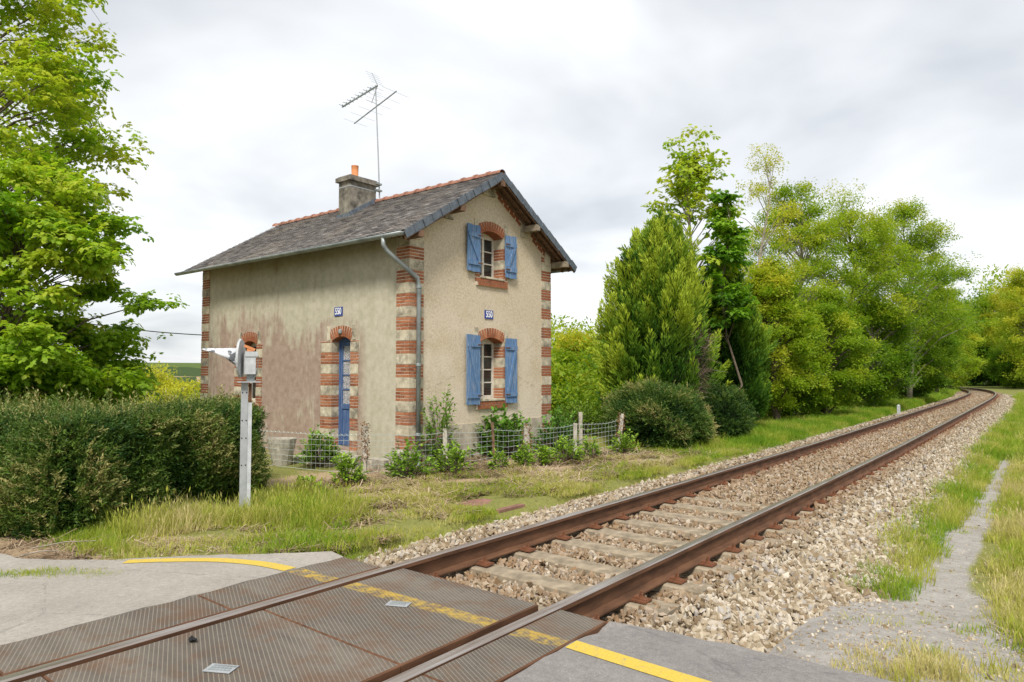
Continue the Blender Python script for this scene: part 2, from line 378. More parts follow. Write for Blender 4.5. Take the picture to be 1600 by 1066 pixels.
# foliage ramps over tint
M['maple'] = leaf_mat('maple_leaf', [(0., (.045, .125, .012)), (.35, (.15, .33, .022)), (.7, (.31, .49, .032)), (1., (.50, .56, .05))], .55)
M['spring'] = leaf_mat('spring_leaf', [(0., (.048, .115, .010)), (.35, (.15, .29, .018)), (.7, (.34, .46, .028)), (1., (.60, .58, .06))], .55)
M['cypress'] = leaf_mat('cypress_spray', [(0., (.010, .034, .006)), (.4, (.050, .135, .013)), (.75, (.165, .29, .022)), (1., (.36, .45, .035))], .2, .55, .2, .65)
M['deadtwig'] = leaf_mat('dead_twig', [(0., (.09, .055, .045)), (1., (.27, .19, .15))], .05)
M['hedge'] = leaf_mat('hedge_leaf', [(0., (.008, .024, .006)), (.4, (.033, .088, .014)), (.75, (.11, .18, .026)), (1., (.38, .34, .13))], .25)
M['grass'] = leaf_mat('grass_blade', [(0., (.11, .24, .012)), (.35, (.23, .35, .022)), (.62, (.42, .43, .07)), (1., (.60, .50, .27))], .35, .6)
M['litter'] = leaf_mat('dry_litter', [(0., (.13, .08, .05)), (.5, (.36, .26, .165)), (1., (.60, .50, .37))], .05)

# ------------------------------------------------------------------ instanced foliage and stones (stuff, crowns)
PROTO = {}
def proto(name, mb, mats):
    PROTO[name] = bpy.data.objects.new(name, mb.mesh(name, mats)); return PROTO[name]
NG = {}
def scatter_group(names):
    key = tuple(names)
    if key in NG: return NG[key]
    ng = bpy.data.node_groups.new('scatter', 'GeometryNodeTree'); NG[key] = ng
    ng.interface.new_socket('Geometry', in_out='INPUT', socket_type='NodeSocketGeometry')
    ng.interface.new_socket('Geometry', in_out='OUTPUT', socket_type='NodeSocketGeometry')
    N = ng.nodes.new; L = ng.links.new
    gi = N('NodeGroupInput'); go = N('NodeGroupOutput'); iop = N('GeometryNodeInstanceOnPoints')
    g2i = N('GeometryNodeGeometryToInstance')
    for nm in names:
        oi = N('GeometryNodeObjectInfo'); oi.inputs['Object'].default_value = PROTO[nm]; oi.inputs['As Instance'].default_value = False
        L(oi.outputs['Geometry'], g2i.inputs[0])
    def attr(nm, ty):
        a = N('GeometryNodeInputNamedAttribute'); a.data_type = ty; a.inputs['Name'].default_value = nm
        return a.outputs['Attribute']
    e2r = N('FunctionNodeEulerToRotation'); L(attr('rot', 'FLOAT_VECTOR'), e2r.inputs[0])
    L(gi.outputs[0], iop.inputs['Points']); L(g2i.outputs[0], iop.inputs['Instance'])
    iop.inputs['Pick Instance'].default_value = True
    L(attr('pid', 'INT'), iop.inputs['Instance Index']); L(e2r.outputs[0], iop.inputs['Rotation']); L(attr('scl', 'FLOAT'), iop.inputs['Scale'])
    L(iop.outputs[0], go.inputs[0]); return ng
def scatter(name, names, P, Rt, S, T, parent=None):
    P = np.asarray(P, np.float32); n = len(P)
    me = bpy.data.meshes.new(name); me.vertices.add(n); me.vertices.foreach_set('co', P.ravel())
    def at(nm, ty, dat, key='value'):
        a = me.attributes.new(nm, ty, 'POINT'); a.data.foreach_set(key, np.ascontiguousarray(dat).ravel())
    at('rot', 'FLOAT_VECTOR', np.asarray(Rt, np.float32), 'vector'); at('scl', 'FLOAT', np.asarray(S, np.float32))
    at('tint', 'FLOAT', np.asarray(T, np.float32)); at('pid', 'INT', rng.integers(0, len(names), n).astype(np.int32))
    o = link(name, me, parent)
    if parent: o['kind'] = 'stuff'
    md = o.modifiers.new('scatter', 'NODES'); md.node_group = scatter_group(names)
    for nm in names:
        for ms_ in PROTO[nm].data.materials:
            if ms_.name not in [x.name for x in me.materials]: me.materials.append(ms_)
    return o

def leaf_quad(mb, base, d, nrm, ln, wd, bend=.15, n=2):
    """a pointed leaf as n-segment strip"""
    d = Vector(d).normalized(); nrm = Vector(nrm); s = d.cross(nrm)
    if s.length < 1e-3: s = d.cross(Vector((1, .3, .2)))
    s.normalize(); up = s.cross(d).normalized(); b = Vector(base)
    if n == 1:
        mb.add([b, b + d*ln*.5 + s*wd/2 + up*bend*ln*.3, b + d*ln - up*bend*ln*.2, b + d*ln*.5 - s*wd/2 + up*bend*ln*.3], [(0,1,2,3)])
    else:
        mb.add([b, b+d*ln*.35+s*wd/2+up*bend*ln*.3, b+d*ln*.72+s*wd*.36+up*bend*ln*.25, b+d*ln-up*bend*ln*.3, b+d*ln*.72-s*wd*.36+up*bend*ln*.25, b+d*ln*.35-s*wd/2+up*bend*ln*.3, b+d*ln*.5+up*bend*ln*.15],
               [(0,1,6),(1,2,6),(2,3,6),(3,4,6),(4,5,6),(5,0,6)])
def maple_leaf(mb, c, d, nrm, s):
    d = Vector(d).normalized(); sd_ = d.cross(Vector(nrm)); sd_.normalize(); up = sd_.cross(d)
    pr = [(0,-.08,.0),(.28,-.12,-.08),(.2,.1,.0),(.55,.32,-.12),(.25,.42,.0),(.30,.66,-.05),(0,.98,-.16),(-.30,.66,-.05),(-.25,.42,0),(-.55,.32,-.12),(-.2,.1,0),(-.28,-.12,-.08)]
    vs = [Vector(c) + (sd_*x + d*y + up*z)*s for x, y, z in pr] + [Vector(c) + (d*.3 + up*.05)*s]
    mb.add(vs, [(i, (i+1) % 12, 12) for i in range(12)])
def rdir(zlo=-1, zhi=1):
    z = random.uniform(zlo, zhi); a = random.uniform(0, 2*math.pi); r = math.sqrt(max(0, 1-z*z)); return Vector((r*math.cos(a), r*math.sin(a), z))
for k in range(3):
    mb = MB()
    for i in range(11):
        p = rdir(-.3, .5) * random.uniform(.04, .2); d = (Vector((p.x, p.y, 0)).normalized() + Vector((0, 0, random.uniform(-.75, .1)))).normalized()
        maple_leaf(mb, p, d, Vector((random.uniform(-.4, .4), random.uniform(-.4, .4), 1)), random.uniform(.085, .135))
    proto('maple_spray%d' % k, mb, M['maple'])
    mb = MB()
    for i in range(22):
        p = rdir(-.7, .8) * random.uniform(.03, .26); d = (p.normalized() + rdir()*.6).normalized()
        leaf_quad(mb, p, d, Vector((random.uniform(-.6, .6), random.uniform(-.6, .6), 1)), random.uniform(.06, .11), random.uniform(.035, .06), .2, 1)
    proto('spring_spray%d' % k, mb, M['spring'])
    mb = MB(); tips = []   # cypress plume: a feathery lance sweeping out along +X and turning up
    for i in range(110):
        t = random.random()**.85; a = random.uniform(0, 6.283); rad = .10*(1-t)**.75*min(1, .25+t*3)
        ax_ = Vector((.46*t, 0, .13*t*t)); tg = Vector((.46, 0, .26*t)).normalized(); off = Vector((-.2*math.sin(a), math.cos(a), math.sin(a)))
        nv = len(mb.v); leaf_quad(mb, ax_ + off*rad*random.uniform(.5, 1), tg + off*.45 + rdir()*.15, rdir(), random.uniform(.07, .12)*(1.1-.4*t), .017, .1, 1); tips += [t*.75]*1 + [t*.75+.12]*1 + [t*.75+.3]*1 + [t*.75+.12]*1
    po = proto('cypress_plume%d' % k, mb, M['cypress']); po.data.attributes.new('tip', 'FLOAT', 'POINT').data.foreach_set('value', np.array(tips, np.float32))
    mb = MB()
    for i in range(26):
        a = rdir(0, .9); leaf_quad(mb, a*.02, a + rdir()*.3, rdir(), random.uniform(.15, .35), .006, .1, 1)
    proto('dead_twigs%d' % k, mb, M['deadtwig'])
    mb = MB()   # hedge sprig along +X
    for i in range(16):
        t = i/16; q = Vector((t*.15, random.uniform(-.012, .012), random.uniform(-.012, .012)))
        leaf_quad(mb, q, Vector((.7, random.uniform(-1, 1), random.uniform(-.6, .9))), rdir(), random.uniform(.024, .038), .011, .15, 1)
    mb.add([(0,-.0015,0),(.16,0,.0),(0,.0015,0)], [(0,1,2)])
    proto('hedge_sprig%d' % k, mb, M['hedge'])
    mb = MB()   # upright hedge shoot
    for i in range(12):
        t = i/12; leaf_quad(mb, (random.uniform(-.006,.006), random.uniform(-.006,.006), t*.2), Vector((random.uniform(-1,1), random.uniform(-1,1), .8)), rdir(), .026, .009, .1, 1)
    mb.add([(-.0018,0,0),(0,0,.23),(.0018,0,0)], [(0,1,2)])
    proto('hedge_shoot%d' % k, mb, M['hedge'])
    for nm, nb, hlo, hhi, sp, wd in (('grass_tuft', 26, .07, .17, .09, .006), ('tall_tuft', 24, .16, .36, .10, .0055), ('short_tuft', 24, .025, .07, .10, .006)):
        mb = MB()
        for i in range(nb):
            a = random.uniform(0, 6.283); r = sp*math.sqrt(random.random()); h = random.uniform(hlo, hhi); b = Vector((r*math.cos(a), r*math.sin(a), -.01))
            ln = Vector((random.gauss(0, .3), random.gauss(0, .3), 0)); s = Vector((-math.sin(a+1), math.cos(a+1), 0))*wd/2
            m1 = b + Vector((0,0,h*.6)) + ln*h*.4; tp = b + Vector((0,0,h)) + ln*h*1.1
            mb.add([b-s, b+s, m1+s*.7, m1-s*.7, tp], [(0,1,2,3),(3,2,4)])
            if nm == 'tall_tuft' and i < 6:
                leaf_quad(mb, tp - Vector((0,0,.02)), Vector((ln.x*.5, ln.y*.5, 1)), Vector((1,.2,0)), .07, .012, .05, 1)
        proto('%s%d' % (nm, k), mb, M['grass'])
    mb = MB()   # dry stalks and clippings lying flat
    for i in range(16):
        a = random.uniform(0, 6.283); b = Vector((random.uniform(-.1,.1), random.uniform(-.1,.1), random.uniform(.0,.025)))
        d = Vector((math.cos(a), math.sin(a), random.uniform(-.1,.2)))*random.uniform(.05,.16); s = Vector((-math.sin(a), math.cos(a), 0))*random.uniform(.0018,.005)
        mb.add([b-s, b+s, b+d+s, b+d-s], [(0,1,2,3)])
    proto('straw%d' % k, mb, M['litter'])
for k in range(10):
    bm = bmesh.new(); rr = random.Random(k+40); ax = Vector((rr.uniform(.9,1.35), rr.uniform(.65,1.), rr.uniform(.42,.8)))
    for _ in range(11):
        d = Vector((rr.gauss(0,1), rr.gauss(0,1), rr.gauss(0,1))).normalized()*rr.uniform(.42, .56); bm.verts.new((d.x*ax.x, d.y*ax.y, d.z*ax.z))
    h_ = bmesh.ops.convex_hull(bm, input=list(bm.verts)); bmesh.ops.delete(bm, geom=[v for v in bm.verts if not v.link_faces], context='VERTS')
    me = bpy.data.meshes.new('ballast_lump'); bm.to_mesh(me); bm.free(); me.materials.append(M['ballast'])
    PROTO['lump%d' % k] = bpy.data.objects.new('ballast_lump', me)
LUMPS = ['lump%d' % k for k in range(10)]
def trio(s): return [s + str(k) for k in range(3)]
def rz3(n, tilt=.2):
    return np.stack([rng.normal(0, tilt, n), rng.normal(0, tilt, n), rng.uniform(0, 6.283, n)], 1)

# ------------------------------------------------------------------ terrain
TRK = np.array([(-30,-3.345),(0,-3.345),(12,-3.345),(21,-3.50),(33,-3.72),(46,-3.98),(56,-4.36),(64,-5.1),(71.5,-6.5),(78,-8.9),(83,-12.2),(87,-17),(90,-24),(92,-36)])
# smooth centre line as arc-length samples
def smooth_track():
    pts = TRK.copy()
    for _ in range(4):
        q = [pts[0]]
        for a, b in zip(pts[:-1], pts[1:]):
            q += [a*.75+b*.25, a*.25+b*.75]
        q.append(pts[-1]); pts = np.array(q)
    d = np.r_[0, np.cumsum(np.hypot(*np.diff(pts, axis=0).T))]
    s = np.arange(0, d[-1], .5)
    return np.stack([np.interp(s, d, pts[:,1]), np.interp(s, d, pts[:,0])], 1)   # x, y
TR = smooth_track()
TT = np.gradient(TR, axis=0); TT /= np.linalg.norm(TT, axis=1)[:, None]
TNR = np.stack([TT[:,1], -TT[:,0]], 1)     # to the right of travel
def track_x(y): return np.interp(y, TRK[:,0], TRK[:,1])
def road_z(x): return np.where(x < -4.6, -.006 - .030*(-4.6 - x), np.where(x > -2.2, -.006 - .02*(x + 2.2), -.05))
def gz(x, y):
    x = np.asarray(x, float); y = np.asarray(y, float)
    tx = track_x(np.clip(y, -30, 84)); o = x - tx
    left = -.19 - .07*sstep(2.2, 5, -o)
    right = -.10 - .30*sstep(4.0, 6.8, y)
    z = np.where(o < 0, left, right)
    z = np.where((np.abs(o) < 2.0), np.minimum(z, -.32), z)
    onroad = sstep(4.15, 3.55, y) * np.where(o < 0, sstep(-9.5, -6.5, x), 1)
    z = z*(1-onroad) + (road_z(x) - .05)*onroad
    z = np.where((np.abs(o) < 2.0) & (y < 4.2), np.minimum(z, -.3), z)
    dl = -o
    z = z - 13*sstep(16, 95, dl + .25*np.maximum(0, -y)) * (1 - sstep(55, 110, y)*.6)
    dist = np.hypot(x, y)
    z = z + 12.3*sstep(230, 620, dist) * np.where(o < 0, 1, .6) + 2*np.sin(x*.009+1)*np.sin(y*.007)*sstep(250, 600, dist)
    z = z + 9*sstep(8, 60, o)*sstep(20, 60, y)*.35
    z = z + .02*np.sin(x*3.1+y*1.7)*np.sin(y*2.3-x)*sstep(2.1, 3, np.abs(o))*(1-onroad)
    return z
def axis_pts(lo, hi, c0, c1, st):
    a = list(np.arange(c0, c1, st)); s = st; v = c1
    while v < hi: a.append(v); s *= 1.13; v += s
    a.append(hi); s = st; v = c0 - st
    while v > lo: a.insert(0, v); s *= 1.13; v -= s
    a.insert(0, lo); return np.array(a)
gx = axis_pts(-1500, 1500, -13, 4, .22); gy = axis_pts(-400, 2200, 0, 26, .22)
XX, YY = np.meshgrid(gx, gy); ZZ = gz(XX, YY); nx, ny = len(gx), len(gy)
idx = np.arange(nx*ny).reshape(ny, nx)
F = np.stack([idx[:-1,:-1], idx[:-1,1:], idx[1:,1:], idx[1:,:-1]], -1).reshape(-1, 4)
me = bpy.data.meshes.new('ground'); me.from_pydata(np.stack([XX,YY,ZZ], -1).reshape(-1,3).tolist(), [], F.tolist()); me.materials.append(M['ground'])
ox = XX - track_x(np.clip(YY, -30, 84))
dry = np.clip(sstep(-6.2, -7.0, XX)*sstep(-10.5, -9.2, XX)*sstep(4.6, 5.6, YY)*sstep(14, 12, YY) + .35*sstep(-2.2, -3.2, ox)*sstep(30, 14, YY) + .55*sstep(1.9, 3.2, ox)*sstep(60, 20, YY)*.8 + .9*sstep(-6, -6.6, XX)*sstep(3.4, 2.6, YY), 0, 1)
grav = np.clip(sstep(1.7, 1.95, ox)*sstep(2.75, 2.45, ox)*sstep(60, 25, YY) + sstep(1.7, 2.0, ox)*sstep(8.2, 5.5, YY)*sstep(3.9, 3.2, ox) + .8*((ox > -1.6) & (ox < 2)), 0, 1)
far = sstep(60, 160, np.hypot(XX, YY))
ca = me.attributes.new('zone', 'FLOAT_COLOR', 'POINT')
ca.data.foreach_set('color', np.stack([dry, grav, far, np.ones_like(dry)], -1).astype(np.float32).ravel())
me.polygons.foreach_set('use_smooth', [True]*len(F))
tag(link('ground', me), 'grassy ground with gravel path and far hillside fields', None, None, 'structure')

# ------------------------------------------------------------------ roads and markings
def sheet(name, poly, zf, mat, jit=0., label=None, step=.12, lift=0.):
    pts = []
    for (a, b) in zip(poly, poly[1:] + poly[:1]):
        a, b = np.array(a, float), np.array(b, float); n = max(1, int(np.hypot(*(b-a))/step)) if jit else max(1, int(np.hypot(*(b-a))/.5))
        n = min(n, 90)
        for i in range(n): pts.append(a + (b-a)*i/n + (rng.normal(0, jit, 2) if i and jit else 0))
    bm = bmesh.new(); vs = [bm.verts.new((p[0], p[1], float(zf(p[0])) + lift)) for p in pts]
    es = [bm.edges.new((vs[i], vs[(i+1) % len(vs)])) for i in range(len(vs))]
    bmesh.ops.triangle_fill(bm, use_beauty=True, use_dissolve=False, edges=es)
    for f in bm.faces:
        if f.normal.z < 0: f.normal_flip()
    ext = bmesh.ops.extrude_face_region(bm, geom=list(bm.faces))
    dn = [v for v in ext['geom'] if isinstance(v, bmesh.types.BMVert)]
    for v in dn: v.co.z -= .045 if jit else .0025
    bmesh.ops.recalc_face_normals(bm, faces=bm.faces)
    me = bpy.data.meshes.new(name); bm.to_mesh(me); bm.free(); me.materials.append(mat)
    o = link(name, me); return tag(o, label, None, None, 'structure')
sheet('road', [(-4.62,-9),(-4.62,3.52),(-4.86,3.58),(-5.25,3.22),(-5.72,2.84),(-6.17,2.36),(-6.85,1.95),(-8.2,1.75),(-11,.7),(-18,-2),(-18,-9)], road_z, M['asph_l'], .012, 'pale worn asphalt lane meeting the crossing deck')
sheet('road', [(-2.185,-9),(-2.185,3.64),(-1.79,3.74),(-1.36,3.80),(-.58,3.90),(.6,4.05),(7,4.6),(7,-9)], road_z, M['asph_r'], .012, 'dark grey asphalt beside the stones')
def band(name, line, wd, label):
    l = np.array(line, float); t = np.gradient(l, axis=0); t /= np.linalg.norm(t, axis=1)[:, None]; nn = np.stack([-t[:,1], t[:,0]], 1)
    mb = MB(); n = len(l); A = l + nn*wd/2; B = l - nn*wd/2
    vs = [(p[0], p[1], float(road_z(np.array(p[0]))) + .004) for p in A] + [(p[0], p[1], float(road_z(np.array(p[0]))) + .004) for p in B]
    mb.add(vs, [(i, i+1, n+i+1, n+i) for i in range(n-1)])
    o = mb.build(name, M['yellow']); return tag(o, label, None, None, 'structure')
def curve_pts(P, n=24):
    P = np.array(P, float); t = np.linspace(0, len(P)-1, n); return np.stack([np.interp(t, range(len(P)), P[:,0]), np.interp(t, range(len(P)), P[:,1])], 1)
def cat(P, n=10):
    P = [np.array(p, float) for p in P]; P = [2*P[0]-P[1]] + P + [2*P[-1]-P[-2]]; o = []
    for i in range(1, len(P)-2):
        for k in range(n):
            t = k/n; a, b, c, d = P[i-1:i+3]
            o.append(.5*((2*b) + (c-a)*t + (2*a-5*b+4*c-d)*t*t + (3*b-a-3*c+d)*t**3))
    o.append(P[-2]); return np.array(o)
band('road_marking', cat([(-4.64,3.04),(-5.0,3.0),(-5.4,2.86),(-5.75,2.62),(-6.0,2.40)]), .115, 'yellow line curving along the lane edge')
band('road_marking', cat([(-2.17,3.20),(-1.4,3.22),(-.6,3.26),(2,3.4),(6.5,3.7)]), .12, 'yellow line on the dark asphalt')

# ------------------------------------------------------------------ track
def sweep(name, off, prof, mats, mi, i0=0, i1=None):
    """prof: list of (lateral, z) closed; swept along the track at lateral offset"""
    i1 = i1 or len(TR); ids = list(range(i0, i1)); n = len(prof); vs = []; fs = []; ms = []
    for i in ids:
        for (l, z) in prof:
            q = TR[i] + TNR[i]*(off + l); vs.append((q[0], q[1], z))
    for a in range(len(ids)-1):
        for k in range(n):
            fs.append((a*n+k, a*n+(k+1)%n, (a+1)*n+(k+1)%n, (a+1)*n+k)); ms.append(mi[k])
    mb = MB(); mb.v = vs; mb.f = fs; mb.m = ms
    return mb.build(name, mats)
RP = [(-.075,-.172),(.075,-.172),(.075,-.160),(.012,-.143),(.008,-.05),(.036,-.038),(.036,-.010),(.028,-.001),(-.028,-.001),(-.036,-.010),(-.036,-.038),(-.008,-.05),(-.012,-.143),(-.075,-.160)]
RM = [0,0,0,0,0,0,1,1,1,0,0,0,0,0]
for off, lb in ((-.753, 'rusty steel rail with worn bright head, nearer the house'), (.753, 'rusty steel rail with worn bright head, nearer the gravel path')):
    tag(sweep('rail', off, RP, [M['rail'], M['head']], RM), lb, 'rail', 'running rails of the single track')
# ballast bed (real surface under the loose stones)
def bed_top(o, y):
    """height of the stone surface at lateral offset o"""
    mid = np.where(np.abs(o) < 1.45, -.215 + .035*sstep(8.0, 10.5, y), 0) + np.where((np.abs(o) > .93) & (np.abs(o) < 1.45), .025, 0)
    mid = mid + np.where(np.abs(o) < .62, .02*sstep(8, 10.5, y), 0)
    rgt = -.20 - np.clip((o-1.45), 0, 1)*.30
    lft = -.19 - np.clip((-o-1.35), 0, 1)*.12
    return np.where(np.abs(o) < 1.45, mid, np.where(o > 0, rgt, lft))
mb = MB(); offs = np.linspace(-1.75, 2.0, 26); ids = [i for i in range(len(TR)) if TR[i][1] > 3.4]
for i in ids:
    for o_ in offs:
        q = TR[i] + TNR[i]*o_; mb.v.append((q[0], q[1], float(bed_top(o_, TR[i][1])) - .03))
n = len(offs)
for a in range(len(ids)-1):
    for k in range(n-1): mb.f.append((a*n+k, a*n+k+1, (a+1)*n+k+1, (a+1)*n+k)); mb.m.append(0)
def bed_mat():
    m = NT('ballast_bed'); p = m.pos(); v = m.n('ShaderNodeTexVoronoi', {'Vector': p, 'Scale': 19.})
    c = m.ramp(m.sep(v.outputs['Color'])[0], [(0., (.16, .11, .065)), (.5, (.34, .25, .16)), (1., (.46, .38, .27))])
    c = m.mix(m.ramp(v.outputs['Distance'], [(.3, 0.), (.7, .8)]), c, (.06, .04, .025)); m.bump(m.math('SUBTRACT', 1., v.outputs['Distance']), .8, .03); return m.fin(c, .95, 0, .1)
tag(mb.build('track_bed', bed_mat()), 'stone bed under the track', None, None, 'structure')

# sleepers with rail clips
def clip_mesh():
    mb = MB(); mb.box((-.06,-.055,0), (.06,.055,.014)); mb.obox(Matrix.Translation((0,0,.018)) @ Matrix.Rotation(.12, 4, 'Y'), .10, .06, .016); return mb.mesh('rail_clip', M['bolt'])
def bolt_mesh():
    mb = MB(); mb.lathe((0,0,0), [(.022,.0),(.022,.012),(.017,.013),(.017,.034),(.008,.035),(.008,.052)], 6); return mb.mesh('bolt', M['bolt'])
CL, BO = clip_mesh(), bolt_mesh()
mb = MB(); x0, x1 = -1.15, 1.15
prof = [(-.14,-.12),(.14,-.12),(.125,.0),(.11,.012),(-.11,.012),(-.125,.0)]
vs = [(x, y, z) for x in (x0, -.5, .5, x1) for y, z in prof]
vs = [(x, y*(.86 if abs(x) < .8 else 1), z - (.012 if abs(x) < .8 and z > -.05 else 0)) for x, y, z in vs]
fs = [(a*6+k, a*6+(k+1)%6, (a+1)*6+(k+1)%6, (a+1)*6+k) for a in range(3) for k in range(6)] + [tuple(range(6))[::-1], tuple(range(18, 24))]
mb.add(vs, fs); SLEEP = mb.mesh('sleeper', M['sleeper'])
arc = 0; last = None; nsl = 0
for i in range(len(TR)):
    if TR[i][1] < 3.7: continue
ystart = 3.93
k = 0
while True:
    y = ystart + .6*k
    if y > 60: break
    x = float(np.interp(y, TR[:,1][:190], TR[:,0][:190])); j = int(np.argmin(np.abs(TR[:190,1] - y))); ang = math.atan2(TNR[j][1], TNR[j][0])
    ordn = ['first','second','third','fourth','fifth','sixth','seventh','eighth','ninth','tenth','eleventh']
    lb = 'concrete sleeper touching the edge of the crossing deck' if k == 0 else (ordn[k] + ' bare concrete sleeper counted from the crossing deck' if y < 9.5 else 'concrete sleeper almost buried in stones, its rail clips showing')
    gp_ = 'sleepers under the rails' if y < 9.5 else 'buried sleepers under the rails'
    o = link('sleeper', SLEEP, None, (x, y, -.186)); o.rotation_euler.z = ang + random.uniform(-.01, .01); tag(o, lb, 'sleeper', gp_)
    for rx in (-.753, .753):
        for sg in (-1, 1):
            c = link('rail_clip', CL, o, (rx + sg*.135, 0, .014)); c.rotation_euler.z = 0 if sg > 0 else math.pi
            if y < 30: link('bolt', BO, c, (.0, 0, .02))
    k += 1

# loose stones
def stones():
    P, S, T = [], [], []
    def add(n, y0, y1, o0, o1, s0, s1):
        y = rng.uniform(y0, y1, n); o = rng.uniform(o0, o1, n)
        x = np.interp(y, TR[:185,1], TR[:185,0]) + o; z = bed_top(o, y)
        ar = np.minimum(np.abs(o-.753), np.abs(o+.753)); keep = ar > .085
        # sleepers stay bare near the crossing
        ph = np.abs(((y - ystart + .3) % .6) - .3)
        bare = (ph < .135) & (y < 8.5 + rng.normal(0, .8, n)) & (o < .98 + rng.normal(0, .06, n)) & (o > -.95); keep &= ~(bare & (rng.random(n) < .90))
        keep &= ~((np.abs(ar) < .2) & (ph < .11) & (y < 25))
        sz = rng.uniform(s0, s1, n)*(1 + .35*(rng.random(n) < .12))
        z = z + rng.uniform(-.028, .012, n)
        ti = np.clip(1.0 - (ar-.1)/.55, 0, 1)*.85*(o < 1.2) + rng.normal(0, .15, n)
        ti = np.where((np.abs(o) < .75), np.maximum(ti, 0.50 + rng.normal(0, .22, n)), ti)
        ti = np.where(o < -1.1, ti + .12, ti)
        P.append(np.stack([x, y, z], 1)[keep]); S.append(sz[keep]); T.append(np.clip(ti, 0, 1)[keep])
    add(16500, 3.62, 10, -1.85, 1.45, .040, .082); add(15000, 10, 22, -1.85, 1.45, .048, .08); add(15000, 22, 60, -1.7, 1.5, .06, .095)
    add(8500, 3.85, 10, 1.40, 2.15, .048, .10); add(9000, 10, 24, 1.40, 2.05, .05, .09); add(5000, 24, 55, 1.4, 2.0, .06, .09)
    add(900, 3.85, 5.2, 2.1, 2.35, .035, .06)
    P, S, T = map(np.concatenate, (P, S, T)); return P, S, T
P, S, T = stones()
# stones do not lie on the asphalt
ed = np.interp(P[:,0], [-2.2,-1.79,-1.36,-.58], [3.72,3.80,3.86,3.97]); ok = ~((P[:,0] > -2.2) & (P[:,1] < ed)) & ~((P[:,0] < -4.86) & (P[:,1] < 3.66))
P, S, T = P[ok], S[ok], T[ok]
tag(scatter('ballast', LUMPS, P, rng.uniform(0, 6.28, (len(P), 3)), S, T), 'broken tan and rust-brown track stones', 'ballast', None, 'stuff')
# chips and pebbles spilled on the path by the asphalt
n = 9000; px_ = rng.uniform(-1.6, .6, n); py_ = rng.uniform(3.95, 11, n)**1.0
dens = .12 + .88*np.exp(-np.maximum(0, py_-4.6)/1.3); ok = rng.random(n) < dens; px_, py_ = px_[ok], py_[ok]
tag(scatter('gravel', LUMPS, np.stack([px_, py_, gz(px_, py_)], 1), rng.uniform(0, 6.28, (len(px_), 3)), rng.uniform(.008, .035, len(px_))*(1 + .8*(rng.random(len(px_)) < .05)), rng.uniform(0, .15, len(px_))), 'pale stone chips scattered on the grey path', 'gravel', None, 'stuff')

# crossing deck panels
def panel(x0, x1, y0, y1, label, ztop=.0):
    t = thing('crossing_plate', label, 'crossing plate', (x0, y0, -.16), 'tread deck panels of the crossing')
    mb = MB(); w_, l_, c = x1-x0, y1-y0, .008
    lo, hi = -.0, .16 + ztop
    vs_ = [(0,0,lo),(w_,0,lo),(w_,l_,lo),(0,l_,lo),(0,0,hi-c),(w_,0,hi-c),(w_,l_,hi-c),(0,l_,hi-c),(c,c,hi),(w_-c,c,hi),(w_-c,l_-c,hi),(c,l_-c,hi)]
    mb.add(vs_, [(0,3,2,1),(0,1,5,4),(1,2,6,5),(2,3,7,6),(3,0,4,7),(4,5,9,8),(5,6,10,9),(6,7,11,10),(7,4,8,11)], 1); mb.add(vs_, [(8,9,10,11)], 0)
    mb.build('tread_deck', [M['tread'], M['rail']], t)
    return t
ys = [3.60, 2.42, 1.22, .02, -4.6]
lc = ['crossing panel between the rails, at the stone end with worn yellow paint', 'crossing panel between the rails with a small metal plate on it', 'crossing panel between the rails at the bottom edge of the picture']
for i in range(4):
    panel(-3.985, -2.695, ys[i+1]+.002, ys[i]-.002, lc[i] if i < 3 else 'long tread panel between the rails running behind the viewer')
ysl = [3.52, 2.30, 1.10, -.1, -4.6]
ll = ['narrow outer panel by the house-side rail, at the stone end', 'narrow outer panel by the house-side rail, one joint from the stones', 'narrow outer panel by the house-side rail, cut by the picture edge']
for i in range(4): panel(-4.605, -4.155, ysl[i+1]+.002, ysl[i]-.002, ll[i] if i < 3 else 'narrow outer house-side panel running behind the viewer', -.004)
ysr = [3.62, 2.42, 1.22, -4.6]
lr = ['narrow outer panel between the far rail edge and dark asphalt', 'narrow outer panel by the dark asphalt, at the bottom edge', 'narrow outer panel by the dark asphalt behind the viewer']
for i in range(3): panel(-2.535, -2.195, ysr[i+1]+.002, ysr[i]-.002, lr[min(i, 2)], -.004)
# maker's plates fixed to the deck, the squashed black lump lying on it
for (x, y, a, lb) in ((-3.36, 1.81, .5, 'small grey metal plate with raised bars on the crossing deck'), (-3.39, 3.02, .45, 'small worn metal plate near the yellow paint on the deck')):
    t = thing('metal_plate', lb, 'metal plate', (x, y, .0035), 'metal plates on the deck', a)
    mb = MB(); mb.box((-.075,-.045,0), (.075,.045,.003)); mb.build('plate', M['galv'], t)
    mb = MB()
    for r_ in range(3):
        xx = -.055
        while xx < .05:
            w_ = random.uniform(.008, .02); mb.box((xx, -.028+r_*.024, .0032), (xx+w_, -.014+r_*.024, .005)); xx += w_ + .006
    mb.build('raised_bars', M['zinc'], t)
bm = bmesh.new(); bmesh.ops.create_icosphere(bm, subdivisions=3, radius=.022)
for v in bm.verts:
    q = v.co*95; v.co = Vector((v.co.x*1.5, v.co.y*.8, v.co.z*.55))*(1 + .45*math.sin(q.x*1.3+q.y)*math.cos(q.y*1.7+q.z*1.1)); v.co.z += .014
me = bpy.data.meshes.new('rubber_scrap'); bm.to_mesh(me); bm.free(); me.materials.append(M['black'])
tag(link('rubber_scrap', me, None, (-3.82, 1.89, .002)), 'crumpled black scrap lying on the crossing deck', 'scrap')
